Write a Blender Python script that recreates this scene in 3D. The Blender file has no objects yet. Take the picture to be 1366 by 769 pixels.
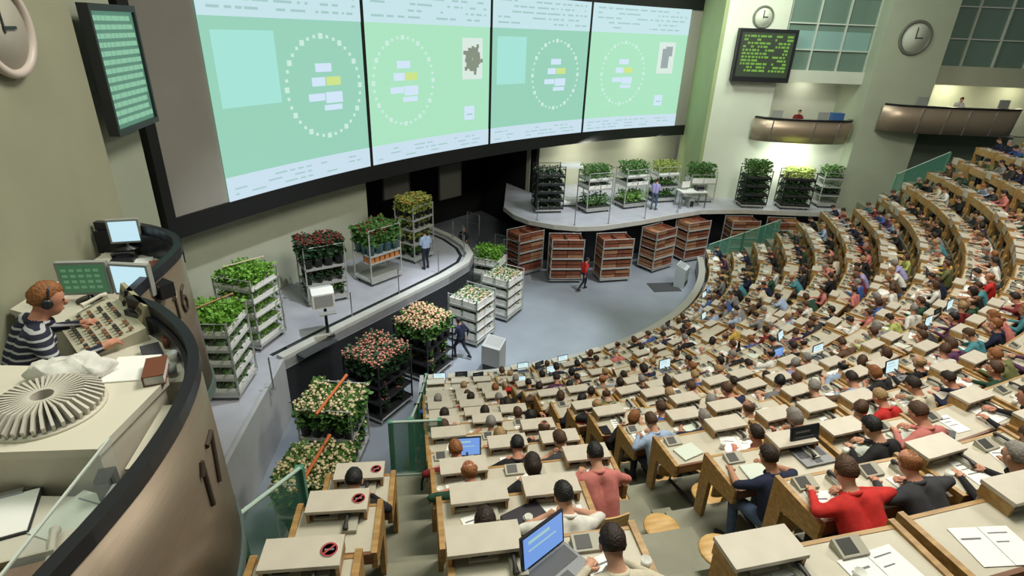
import bpy, math, random
import numpy as np
from mathutils import Matrix, Vector
random.seed(7); rng = np.random.default_rng(7)
scene = bpy.context.scene
col = scene.collection
PI = math.pi
R_ = math.radians

# ------------------------------------------------------------------ camera
PITCH, ROLL, EYE = R_(24.7), R_(2.3), 11.0
fw = Vector((0, math.cos(PITCH), -math.sin(PITCH)))
rt = Vector((1, 0, 0)); up = rt.cross(fw)
rt2 = rt * math.cos(ROLL) + up * math.sin(ROLL); up2 = rt2.cross(fw)
cd = bpy.data.cameras.new('camera'); cam = bpy.data.objects.new('camera', cd); col.objects.link(cam)
cd.sensor_width = 36; cd.lens = 750 / 1366 * 36; cd.clip_start = .05; cd.clip_end = 300
cam.matrix_world = Matrix(((rt2.x, up2.x, -fw.x, 0), (rt2.y, up2.y, -fw.y, 0), (rt2.z, up2.z, -fw.z, EYE), (0, 0, 0, 1)))
scene.camera = cam

# ------------------------------------------------------------------ light
w = bpy.data.worlds.new('world'); scene.world = w; w.use_nodes = True
bg = w.node_tree.nodes['Background']; bg.inputs[0].default_value = (.80, .86, .74, 1); bg.inputs[1].default_value = .09
scene.view_settings.view_transform = 'Standard'; scene.view_settings.look = 'None'
scene.view_settings.gamma = 1; scene.view_settings.use_curve_mapping = False
scene.view_settings.exposure = 0.0

def area(name, loc, target, size, power, colr, spread=180, sy=None):
    l = bpy.data.lights.new(name, 'AREA'); l.energy = power; l.color = colr; l.size = size
    if sy: l.shape = 'RECTANGLE'; l.size_y = sy
    l.spread = R_(spread)
    o = bpy.data.objects.new(name, l); col.objects.link(o); o.location = loc
    o.rotation_euler = (Vector(target) - Vector(loc)).to_track_quat('-Z', 'Y').to_euler(); return o
def spot(name, loc, target, power, colr, ang, blend=.7, r=.2):
    l = bpy.data.lights.new(name, 'SPOT'); l.energy = power; l.color = colr; l.spot_size = R_(ang); l.spot_blend = blend; l.shadow_soft_size = r
    o = bpy.data.objects.new(name, l); col.objects.link(o); o.location = loc
    o.rotation_euler = (Vector(target) - Vector(loc)).to_track_quat('-Z', 'Y').to_euler(); return o
WARM = (1, .95, .82); COOL = (.88, .94, 1); GRN = (.9, 1, .84)
# ceiling luminaires over the tribune, the trading floor and the stage
area('ceiling_lamp', (3, 7, 17.5), (4, 9, 0), 4, 1450, WARM)
area('ceiling_lamp', (13, 15, 18), (12, 17, 0), 4, 1650, WARM)
area('ceiling_lamp', (-2.2, 2.0, 15.5), (-2.2, 3.5, 0), 2.0, 150, GRN)
spot('floor_spot', (2, 17, 17), (-.3, 19.6, 0), 11500, COOL, 34)
spot('floor_spot', (-2, 14, 16), (-5.6, 16.5, 1.9), 4600, COOL, 52)
spot('stage_spot', (8, 22, 17), (6.0, 27.5, 2.5), 7000, COOL, 46)
area('wall_wash', (15.2, 30.9, 5.75), (15.3, 32.3, 3.6), 1.2, 150, (.93, 1, .86))
area('wall_wash', (4.3, 32.4, 5.15), (3.4, 34.4, 3.4), 1.0, 60, (1, .97, .82), 180, .3)  # unseen lamp, added under the screen overhang to lift the dim stage wall
area('wall_wash', (8.5, 35.6, 5.15), (7.9, 38, 3.6), 1.0, 45, (1, .97, .82), 180, .3)  # second added lamp under the overhang, brightens the same stage wall
area('ceiling_lamp', (5, 25, 17), (9.5, 36.5, 9.5), 2, 260, GRN, 70)  # extra unseen lamp, added only to brighten the screen wall's grey right border
area('wall_wash', (12, 27, 16), (13, 32.2, 7), 3, 480, GRN)

# ------------------------------------------------------------------ materials
MATS = {}
def mat(name, c, rough=.6, metal=0, var=.0, scale=8, bump=0, spec=.4):
    if name in MATS: return MATS[name]
    m = bpy.data.materials.new(name); m.use_nodes = True; nt = m.node_tree; b = nt.nodes['Principled BSDF']
    b.inputs['Base Color'].default_value = (*c, 1); b.inputs['Roughness'].default_value = rough; b.inputs['Metallic'].default_value = metal
    b.inputs['Specular IOR Level'].default_value = spec
    if var or bump:
        tc = nt.nodes.new('ShaderNodeTexCoord'); n = nt.nodes.new('ShaderNodeTexNoise'); n.inputs['Scale'].default_value = scale; n.inputs['Detail'].default_value = 4
        nt.links.new(tc.outputs['Object'], n.inputs['Vector'])
        if var:
            r = nt.nodes.new('ShaderNodeValToRGB')
            r.color_ramp.elements[0].position = .3; r.color_ramp.elements[1].position = .7
            r.color_ramp.elements[0].color = (*[x * (1 - var) for x in c], 1); r.color_ramp.elements[1].color = (*[min(1, x * (1 + var)) for x in c], 1)
            nt.links.new(n.outputs['Fac'], r.inputs['Fac']); nt.links.new(r.outputs['Color'], b.inputs['Base Color'])
        if bump:
            bp = nt.nodes.new('ShaderNodeBump'); bp.inputs['Strength'].default_value = bump; bp.inputs['Distance'].default_value = .02
            nt.links.new(n.outputs['Fac'], bp.inputs['Height']); nt.links.new(bp.outputs['Normal'], b.inputs['Normal'])
    MATS[name] = m; return m
def wood(name, c1, c2, scale=3):
    m = bpy.data.materials.new(name); m.use_nodes = True; nt = m.node_tree; b = nt.nodes['Principled BSDF']
    tc = nt.nodes.new('ShaderNodeTexCoord'); mp = nt.nodes.new('ShaderNodeMapping'); mp.inputs['Scale'].default_value = (1, 6, 10)
    n = nt.nodes.new('ShaderNodeTexNoise'); n.inputs['Scale'].default_value = scale; n.inputs['Detail'].default_value = 5
    r = nt.nodes.new('ShaderNodeValToRGB'); r.color_ramp.elements[0].color = (*c1, 1); r.color_ramp.elements[1].color = (*c2, 1)
    r.color_ramp.elements[0].position = .35; r.color_ramp.elements[1].position = .68
    nt.links.new(tc.outputs['Object'], mp.inputs[0]); nt.links.new(mp.outputs[0], n.inputs['Vector']); nt.links.new(n.outputs['Fac'], r.inputs[0]); nt.links.new(r.outputs[0], b.inputs['Base Color'])
    b.inputs['Roughness'].default_value = .45; MATS[name] = m; return m
def emit(name, c, s=1.0):
    m = bpy.data.materials.new(name); m.use_nodes = True; nt = m.node_tree; b = nt.nodes['Principled BSDF']
    b.inputs['Base Color'].default_value = (.02, .02, .02, 1); b.inputs['Emission Color'].default_value = (*c, 1); b.inputs['Emission Strength'].default_value = s
    MATS[name] = m; return m
def glass(name, c, alpha=.35):
    m = bpy.data.materials.new(name); m.use_nodes = True; nt = m.node_tree; b = nt.nodes['Principled BSDF']
    b.inputs['Base Color'].default_value = (*c, 1); b.inputs['Roughness'].default_value = .08; b.inputs['Alpha'].default_value = alpha
    MATS[name] = m; return m
def lin(r, g, b): return tuple(((x / 255) / 12.92 if x / 255 < .04045 else ((x / 255 + .055) / 1.055) ** 2.4) for x in (r, g, b))
def brushed(name, c):
    m = bpy.data.materials.new(name); m.use_nodes = True; nt = m.node_tree; b = nt.nodes['Principled BSDF']
    tc = nt.nodes.new('ShaderNodeTexCoord'); mp = nt.nodes.new('ShaderNodeMapping'); mp.inputs['Scale'].default_value = (1.2, 1.2, 14)
    n = nt.nodes.new('ShaderNodeTexNoise'); n.inputs['Scale'].default_value = 5; n.inputs['Detail'].default_value = 4
    r = nt.nodes.new('ShaderNodeValToRGB'); r.color_ramp.elements[0].color = (*[x * .82 for x in c], 1); r.color_ramp.elements[1].color = (*[x * 1.15 for x in c], 1)
    nt.links.new(tc.outputs['Object'], mp.inputs[0]); nt.links.new(mp.outputs[0], n.inputs['Vector']); nt.links.new(n.outputs['Fac'], r.inputs[0]); nt.links.new(r.outputs[0], b.inputs['Base Color'])
    b.inputs['Metallic'].default_value = .55; b.inputs['Roughness'].default_value = .38; MATS[name] = m; return m
WALL = mat('plaster_olive', (.285, .29, .205), .8, var=.05, scale=1.5)
WALLP = mat('plaster_pale', (.46, .48, .37), .8, var=.04, scale=1)
WALLW = mat('plaster_white', (.62, .66, .56), .75, var=.03, scale=1)
WALLG = mat('plaster_green', (.30, .36, .19), .8, var=.05, scale=1)
WALLD = mat('plaster_dark_green', (.12, .15, .11), .8, var=.08, scale=1)
DARK = mat('tunnel_shade', (.008, .009, .009), .9)  # the tunnel's lack of light, put into a near-black surface colour
BLACK = mat('black_frame', (.012, .013, .014), .5)
BLACKP = mat('black_plastic', (.016, .017, .02), .35)
GREYB = mat('screen_border_grey', (.33, .315, .285), .85, var=.04, scale=.8)
FLOOR = mat('floor_blue_grey', (.235, .262, .298), .32, var=.10, scale=.7, bump=.05)
PLAT = mat('platform_grey', (.44, .45, .50), .45, var=.08, scale=1.5)
CURB = mat('curb_concrete', (.50, .50, .47), .6, var=.06, scale=3)
PWALL = mat('platform_wall', (.42, .43, .44), .6, var=.06, scale=2)
TIER = mat('tier_linoleum', (.225, .225, .165), .5, var=.14, scale=2.5)
DTOP = mat('desk_laminate', (.50, .465, .37), .42, var=.05, scale=6)
DLID = mat('desk_lid_laminate', (.52, .475, .395), .4, var=.05, scale=6)
WOOD = wood('desk_wood', (.30, .165, .05), (.46, .28, .10))
WOODL = wood('seat_beech', (.46, .27, .085), (.66, .43, .17))
WOODD = wood('desk_wood_dark', (.13, .05, .022), (.20, .085, .035))
STEEL = mat('steel_grey', (.38, .39, .40), .35, .8)
GALV = mat('galvanised', (.50, .51, .49), .45, .35, var=.1)
DARKM = mat('dark_metal', (.03, .032, .036), .45, .3)
BRUSH = brushed('brushed_bronze', (.235, .185, .135))
RIM = mat('rim_black', (.014, .016, .022), .28)
CREAM = mat('cream_plastic', (.62, .58, .48), .45, var=.03)
WHITE = mat('white_plastic', (.72, .72, .68), .45)
GREYP = mat('grey_plastic', (.30, .31, .30), .5)
PAPER = mat('paper', (.83, .83, .80), .7)
PAPERG = mat('paper_greenish', (.58, .64, .56), .7)
INK = mat('ink_grey', (.16, .16, .18), .7)
GLASSG = glass('green_glass', (.10, .34, .25), .42)
GLASSE = mat('green_glass_edge', (.10, .27, .19), .15)
WINDG = mat('window_green', (.16, .24, .20), .12, spec=.6)
MULL = mat('mullion', (.55, .60, .54), .6)
CRATE = mat('crate_brown', (.205, .068, .036), .7, var=.25, scale=5)
CRATEL = mat('crate_tan', (.33, .17, .09), .7, var=.2, scale=5)
TRAYW = mat('tray_white', (.78, .78, .75), .5)
TRAYD = mat('tray_dark', (.05, .055, .05), .6)
ORANGE = mat('orange_box', (.62, .25, .08), .6, var=.1)
POLE = mat('orange_pole', (.62, .16, .05), .6)
LEAF = mat('leaf_green', (.085, .20, .045), .6, var=.3, scale=20)
LEAFB = mat('leaf_bright', (.17, .38, .045), .6, var=.3, scale=20)
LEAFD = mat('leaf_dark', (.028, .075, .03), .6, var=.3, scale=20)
LEAFY = mat('leaf_yellow', (.33, .40, .10), .6, var=.3, scale=20)
BLOOM = {'cream': mat('bloom_cream', (.72, .60, .36), .7, var=.2, scale=30), 'pink': mat('bloom_pink', (.62, .26, .20), .7, var=.25, scale=30),
         'peach': mat('bloom_peach', (.76, .48, .32), .7, var=.2, scale=30), 'red': mat('bloom_red', (.20, .03, .025), .7, var=.3, scale=30),
         'yellow': mat('bloom_yellow', (.66, .46, .12), .7, var=.25, scale=30), 'white': mat('bloom_white', (.75, .74, .68), .7)}
BUCKET = mat('bucket_dark', (.03, .035, .03), .5)
BLUEB = mat('bucket_bluegreen', (.10, .22, .24), .4)
SKIN = [mat('skin_light', (.56, .30, .20), .55, var=.05), mat('skin_tan', (.43, .215, .13), .55, var=.05), mat('skin_ruddy', (.55, .25, .165), .55, var=.05)]
HAIRS = [('dark brown', mat('hair_dark', (.022, .013, .009), .55, var=.4, scale=60, bump=.6)), ('brown', mat('hair_brown', (.075, .036, .018), .55, var=.4, scale=60, bump=.6)),
         ('ginger', mat('hair_ginger', (.25, .095, .03), .55, var=.4, scale=60, bump=.6)), ('grey', mat('hair_grey', (.24, .22, .20), .6, var=.3, scale=60, bump=.6)),
         ('fair', mat('hair_fair', (.34, .22, .10), .55, var=.4, scale=60, bump=.6)), ('black', mat('hair_black', (.009, .008, .008), .5, var=.3, scale=60, bump=.6))]
def cloth(n, c): return mat('cloth_' + n.replace(' ', '_'), c, .85, var=.12, scale=14, bump=.25)
SHIRTS = [(n, cloth(n, c)) for n, c in [('navy', (.012, .017, .045)), ('black', (.010, .010, .012)), ('charcoal', (.035, .036, .042)), ('dark red', (.16, .012, .015)),
          ('red', (.50, .022, .018)), ('white', (.66, .65, .60)), ('cream', (.55, .50, .38)), ('blue', (.05, .10, .30)), ('pale blue', (.32, .42, .58)), ('brown', (.10, .055, .03)),
          ('dark green', (.018, .060, .032)), ('grey', (.20, .20, .20)), ('olive', (.13, .14, .05)), ('pink', (.52, .17, .15)), ('plum', (.09, .03, .08)), ('lime', (.38, .42, .12)), ('teal', (.06, .22, .26)), ('lilac', (.33, .30, .55)), ('mustard', (.50, .33, .06))]]
SH = dict(SHIRTS)
TROUS = [cloth('trouser navy', (.018, .022, .04)), cloth('trouser black', (.012, .012, .013)), cloth('jeans', (.075, .11, .19)), cloth('trouser khaki', (.18, .15, .10)), cloth('trouser grey', (.09, .09, .10))]
SHOE = mat('shoe_black', (.012, .011, .011), .4); EYEM = mat('eye_dark', (.01, .01, .012), .2)

# ------------------------------------------------------------------ helpers
class MB:
    def __init__(s): s.v = []; s.f = []; s.mi = []; s.sm = []
    def add(s, vs, fs, mi=0, M=None, smooth=False):
        b = len(s.v)
        if M is not None: vs = [tuple(M @ Vector(p)) for p in vs]
        s.v += [tuple(p) for p in vs]; s.f += [tuple(i + b for i in f) for f in fs]; s.mi += [mi] * len(fs); s.sm += [smooth] * len(fs); return s
    def box(s, x0, x1, y0, y1, z0, z1, mi=0, M=None):
        return s.add([(x0, y0, z0), (x1, y0, z0), (x1, y1, z0), (x0, y1, z0), (x0, y0, z1), (x1, y0, z1), (x1, y1, z1), (x0, y1, z1)],
                     [(0, 3, 2, 1), (4, 5, 6, 7), (0, 1, 5, 4), (1, 2, 6, 5), (2, 3, 7, 6), (3, 0, 4, 7)], mi, M)
    def prism(s, poly, z0, z1, mi=0, M=None):     # poly counter-clockwise seen from above
        n = len(poly); vs = [(x, y, z0) for x, y in poly] + [(x, y, z1) for x, y in poly]
        return s.add(vs, [tuple(range(n))[::-1], tuple(range(n, 2 * n))] + [(i, (i + 1) % n, n + (i + 1) % n, n + i) for i in range(n)], mi, M)
    def xprism(s, poly, x0, x1, mi=0, M=None):    # poly in (y, z)
        n = len(poly); vs = [(x0, y, z) for y, z in poly] + [(x1, y, z) for y, z in poly]
        return s.add(vs, [tuple(range(n))[::-1], tuple(range(n, 2 * n))] + [(i, (i + 1) % n, n + (i + 1) % n, n + i) for i in range(n)], mi, M)
    def tube(s, path, r, n=8, mi=0, M=None, smooth=True):
        path = [Vector(p) for p in path]; rs = r if isinstance(r, (list, tuple)) else [r] * len(path); vs = []; fs = []
        for i, p in enumerate(path):
            d = (path[min(i + 1, len(path) - 1)] - path[max(i - 1, 0)]).normalized()
            a = d.orthogonal().normalized() if i == 0 else (a - d * a.dot(d)).normalized(); b = d.cross(a)
            vs += [tuple(p + (a * math.cos(t) + b * math.sin(t)) * rs[i]) for t in [2 * PI * k / n for k in range(n)]]
        for i in range(len(path) - 1):
            fs += [(i * n + k, i * n + (k + 1) % n, (i + 1) * n + (k + 1) % n, (i + 1) * n + k) for k in range(n)]
        s.add(vs, fs, mi, M, smooth)
        return s.add([vs[k] for k in range(n)] + [vs[-n + k] for k in range(n)], [tuple(range(n))[::-1], tuple(range(n, 2 * n))], mi, M)
    def lathe(s, prof, n=20, mi=0, M=None, smooth=True, c=(0, 0)):
        vs = []; fs = []
        for r, z in prof: vs += [(c[0] + r * math.cos(2 * PI * k / n), c[1] + r * math.sin(2 * PI * k / n), z) for k in range(n)]
        for i in range(len(prof) - 1):
            fs += [(i * n + k, i * n + (k + 1) % n, (i + 1) * n + (k + 1) % n, (i + 1) * n + k) for k in range(n)]
        fs += [tuple(range(n))[::-1], tuple(range((len(prof) - 1) * n, len(prof) * n))]
        return s.add(vs, fs, mi, M, smooth)
    def ell(s, c, r, nu=12, nv=8, mi=0, M=None, fn=None):
        vs = [(c[0], c[1], c[2] - r[2])]; fs = []
        for j in range(1, nv):
            t = PI * j / nv - PI / 2
            vs += [(c[0] + r[0] * math.cos(t) * math.cos(2 * PI * k / nu), c[1] + r[1] * math.cos(t) * math.sin(2 * PI * k / nu), c[2] + r[2] * math.sin(t)) for k in range(nu)]
        vs.append((c[0], c[1], c[2] + r[2])); T = len(vs) - 1
        fs += [(0, 1 + (k + 1) % nu, 1 + k) for k in range(nu)]
        for j in range(nv - 2): fs += [(1 + j * nu + k, 1 + j * nu + (k + 1) % nu, 1 + (j + 1) * nu + (k + 1) % nu, 1 + (j + 1) * nu + k) for k in range(nu)]
        fs += [(1 + (nv - 2) * nu + k, 1 + (nv - 2) * nu + (k + 1) % nu, T) for k in range(nu)]
        if fn: vs = [fn(Vector(p)) for p in vs]
        return s.add(vs, fs, mi, M, True)
    def sector(s, r0, r1, a0, a1, z0, z1, n=40, mi=0, c=(0, 0)):
        A = [R_(a0 + (a1 - a0) * k / n) for k in range(n + 1)]; vs = []
        for a in A:
            for r, z in ((r0, z0), (r1, z0), (r1, z1), (r0, z1)): vs.append((c[0] + r * math.cos(a), c[1] + r * math.sin(a), z))
        fs = []
        for k in range(n):
            b = 4 * k; e = b + 4
            for i in range(4): j = (i + 1) % 4; fs.append((b + i, e + i, e + j, b + j))
        fs += [(0, 1, 2, 3), (4 * n + 3, 4 * n + 2, 4 * n + 1, 4 * n)]
        return s.add(vs, fs, mi)
    def wall(s, pts, z0, z1, th, mi=0):           # upright wall along a plan polyline, thickness to the left of travel
        n = len(pts); P = [Vector((*p, 0)) for p in pts]; off = []
        for i in range(n):
            d = (P[min(i + 1, n - 1)] - P[max(i - 1, 0)]).normalized(); off.append(Vector((-d.y, d.x, 0)))
        vs = []
        for i in range(n):
            q = P[i] + off[i] * th
            vs += [(P[i].x, P[i].y, z0), (q.x, q.y, z0), (q.x, q.y, z1), (P[i].x, P[i].y, z1)]
        fs = []
        for k in range(n - 1):
            b = 4 * k; e = b + 4
            for i in range(4): j = (i + 1) % 4; fs.append((b + i, b + j, e + j, e + i))
        fs += [(3, 2, 1, 0), (4 * n - 4, 4 * n - 3, 4 * n - 2, 4 * n - 1)]
        return s.add(vs, fs, mi)
    def mesh(s, name, mats):
        m = bpy.data.meshes.new(name); m.from_pydata(s.v, [], s.f)
        for x in (mats if isinstance(mats, (list, tuple)) else [mats]): m.materials.append(x)
        m.polygons.foreach_set('material_index', s.mi); m.polygons.foreach_set('use_smooth', s.sm); m.update(); return m
    def build(s, name, mats, parent=None, loc=(0, 0, 0), rz=0): return ob(name, s.mesh(name, mats), parent, loc, rz)
def ob(name, mesh, parent=None, loc=(0, 0, 0), rz=0, rx=0, sc=1):
    o = bpy.data.objects.new(name, mesh); col.objects.link(o); o.location = loc; o.rotation_euler = (rx, 0, rz)
    if sc != 1: o.scale = (sc, sc, sc) if not isinstance(sc, tuple) else sc
    if parent: o.parent = parent
    return o
def tag(o, label, cat, group=None):
    o['label'] = label; o['category'] = cat
    if group: o['group'] = group
    return o
def thing(name, label, cat, loc=(0, 0, 0), rz=0, group=None): return tag(ob(name, None, None, loc, rz), label, cat, group)
def struct(name, mb, m, label=None, parent=None):
    o = mb.build(name, m, parent)
    if not parent: o['kind'] = 'structure'
    if label: o['label'] = label
    return o
ONES = ['', 'first', 'second', 'third', 'fourth', 'fifth', 'sixth', 'seventh', 'eighth', 'ninth', 'tenth', 'eleventh', 'twelfth', 'thirteenth', 'fourteenth', 'fifteenth', 'sixteenth', 'seventeenth', 'eighteenth', 'nineteenth']
TENS = {2: ('twentieth', 'twenty'), 3: ('thirtieth', 'thirty'), 4: ('fortieth', 'forty'), 5: ('fiftieth', 'fifty')}
def ordn(n): return ONES[n] if n < 20 else (TENS[n // 10][0] if n % 10 == 0 else TENS[n // 10][1] + '-' + ONES[n % 10])

# ------------------------------------------------------------------ setting: floor, platform, stage, screen wall
CX, CY = -4.4, 29.0                                   # centre of the amphitheatre
def tier(R):
    x = R - 15.3
    return .457 + .47 * x + .00965 * x * x if x < 5.7 else 3.449 + .58 * (x - 5.7)
def pol(R, a, z=0): return Vector((CX + R * math.cos(R_(a)), CY + R * math.sin(R_(a)), z))
struct('floor', MB().prism([(-14, -4), (30, -4), (30, 40), (-14, 40)], -.2, 0), FLOOR, 'smooth blue-grey trading floor below the tribune')

# left platform with kerb
PE = [(-6.05, 8.0), (-6.35, 11.0), (-6.62, 14.0), (-5.5, 15.9), (-3.85, 18.5), (-2.55, 20.6), (-1.85, 22.0), (-1.75, 23.0), (-2.1, 24.1), (-2.9, 25.3), (-4.2, 26.6)]
plat = struct('floor_platform', MB().prism(PE + [(-9, 26.6), (-14, 20), (-14, 8)], 0, 1.9), [PLAT], 'raised pale grey walkway for flower trolleys')
def offset(pts, d):
    n = len(pts); out = []
    for i in range(n):
        a = Vector(pts[max(i - 1, 0)]); b = Vector(pts[min(i + 1, n - 1)]); t = (b - a).normalized(); out.append((pts[i][0] - t.y * d, pts[i][1] + t.x * d))
    return out
struct('curb', MB().wall(PE[2:], 1.62, 2.02, .30), CURB, parent=plat)
struct('side_wall', MB().wall(offset(PE[:3], -.03), 0, 1.98, .10), PWALL, parent=plat)
struct('side_wall', MB().wall(offset(PE[2:], -.02), 0, 1.60, .05), DARKM, parent=plat)
struct('drain_strip', MB().wall(offset(PE[2:], .48), 1.88, 1.915, .14), DARKM, parent=plat)
# thin steel posts and rail along the walkway
for i, t in enumerate([(-6.35, 12.6), (-5.35, 16.75), (-4.2, 18.9), (-3.0, 20.9), (-2.15, 22.9)]):
    tag(MB().tube([(0, 0, 0), (0, 0, 1.0)], .022, 8).box(-.06, .06, -.06, .06, 0, .015).build('guide_post', STEEL, None, (*t, 1.9)), 'thin steel guide post on the walkway, %s from the booths' % ordn(i + 1), 'post', 'guide posts on the walkway')

# stage
SE = [(-.6, 28.6), (.0, 27.2), (.7, 26.45), (1.9, 25.9), (3.0, 25.75), (4.2, 26.0), (6.4, 27.2), (8.4, 28.5), (10.1, 29.5), (12.5, 29.9), (18.2, 29.9)]
stg = struct('floor_stage', MB().prism(SE + [(18.2, 32.3), (10.5, 32.3), (10.5, 39), (-.6, 39)], 2.32, 2.5), PLAT, 'raised stage floor where plant trolleys are shown')
struct('fascia', MB().wall(offset(SE, -.03), 2.30, 2.53, .08), CURB, parent=stg)
struct('under_wall', MB().wall(offset(SE[2:], 1.5), 0, 2.32, .1), DARKM, parent=stg)
for i, t in enumerate([(1.1, 26.6), (2.9, 26.05), (4.6, 26.5), (6.6, 27.6), (8.6, 28.9)]):
    tag(MB().tube([(0, 0, 0), (0, 0, 1.0)], .022, 8).box(-.06, .06, -.06, .06, 0, .015).build('guide_post', STEEL, None, (*t, 2.5)), 'thin steel guide post at the stage rim, %s from the dark tunnel' % ordn(i + 1), 'post', 'guide posts on the stage')

# curved screen wall: circle about S, angle in degrees
SX, SY, SR = 29.1, -.06, 41.32
def sp(a, r=0): return (SX + (SR - r) * math.cos(R_(a)), SY + (SR - r) * math.sin(R_(a)))
def arcwall(mb, a0, a1, z0, z1, r, th, n=24, mi=0):      # r = inset towards the audience, th = thickness away from it
    return mb.wall([sp(a0 + (a1 - a0) * k / n, r) for k in range(n + 1)], z0, z1, th, mi)
struct('wall_screen', arcwall(MB(), 159.0, 116.3, 5.3, 13.2, -.02, .5), GREYB, 'curved grey wall carrying the projection screens')
frm = struct('trim_1', arcwall(MB(), 159.2, 116.2, 5.3, 5.9, .06, .6), BLACK, 'thick black band under the projection screens')
struct('trim_2', arcwall(MB(), 159.2, 116.2, 12.42, 13.3, .06, .6), BLACK, 'black band above the projection screens')
struct('trim_3', arcwall(MB(), 159.3, 158.9, 4.6, 13.3, .10, .6, 2), BLACK, 'black upright at the left end of the screen wall')
struct('wall_left_lower', arcwall(MB(), 160.5, 146.9, 1.9, 5.3, -.9, .3), WALLP, 'beige wall under the screens behind the trolleys')
struct('wall_tunnel', MB().wall([sp(146.9, -.9), sp(146.2, -6), sp(131, -6.5), sp(131.6, -.9)], 0, 6.5, .2), DARK, 'dark trolley tunnel under the screens')
struct('wall_stage', arcwall(MB(), 131.6, 115.6, 2.5, 5.6, -1.4, .3), WALLP, 'pale wall at the back of the stage')
struct('ceiling_tunnel', MB().prism([sp(147, -.4), sp(139, -.4), sp(131, -.4), sp(131, -6.6), sp(139, -6.6), sp(147, -6.6)][::-1], 5.3, 5.5), DARK, 'dark soffit over the tunnel')
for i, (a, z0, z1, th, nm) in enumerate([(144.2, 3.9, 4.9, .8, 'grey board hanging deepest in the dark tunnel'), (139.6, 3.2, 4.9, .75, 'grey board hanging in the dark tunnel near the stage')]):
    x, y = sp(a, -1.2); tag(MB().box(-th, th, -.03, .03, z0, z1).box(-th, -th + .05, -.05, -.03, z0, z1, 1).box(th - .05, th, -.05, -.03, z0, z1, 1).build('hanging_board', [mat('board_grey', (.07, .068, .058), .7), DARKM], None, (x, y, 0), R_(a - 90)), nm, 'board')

# projection screens with the auction clocks
MINT = emit('screen_mint', lin(150, 207, 184), 1.0); MINT2 = emit('screen_mint_bright', lin(170, 226, 192), 1.0); HEAD = emit('screen_header', lin(196, 226, 232), 1.0)
FOOT = emit('screen_footer', lin(200, 222, 236), 1.0); SWHITE = emit('screen_white', lin(206, 226, 244), 1.02); SYEL = emit('screen_yellow', lin(204, 226, 138), 1.0)
STXT = emit('screen_text', lin(164, 200, 198), 1.0); SCY = emit('screen_cyan', lin(164, 226, 214), 1.0); SPIC = emit('screen_picture', lin(216, 232, 224), 1.0); SPL = emit('screen_picture_plant', lin(132, 142, 126), 1.0); SPG = emit('screen_photo_grey', lin(150, 164, 166), 1.0)
TICK = emit('screen_tick', lin(202, 234, 222), 1.0)
SCR = [(156.3, 147.62, .70, None, MINT, 'leftmost projection screen, cyan panel at left and clock ring'), (147.4, 137.72, .27, (.845, 9.75), MINT2, 'second projection screen from the left, with clock ring and plant photo'),
       (137.5, 128.32, .66, None, MINT, 'third projection screen from the left, with one faint clock ring'), (128.1, 117.95, .36, (.80, 9.8), MINT2, 'rightmost projection screen, with clock ring and blurred grey photo')]
Z0, Z1 = 5.9, 12.42
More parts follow.
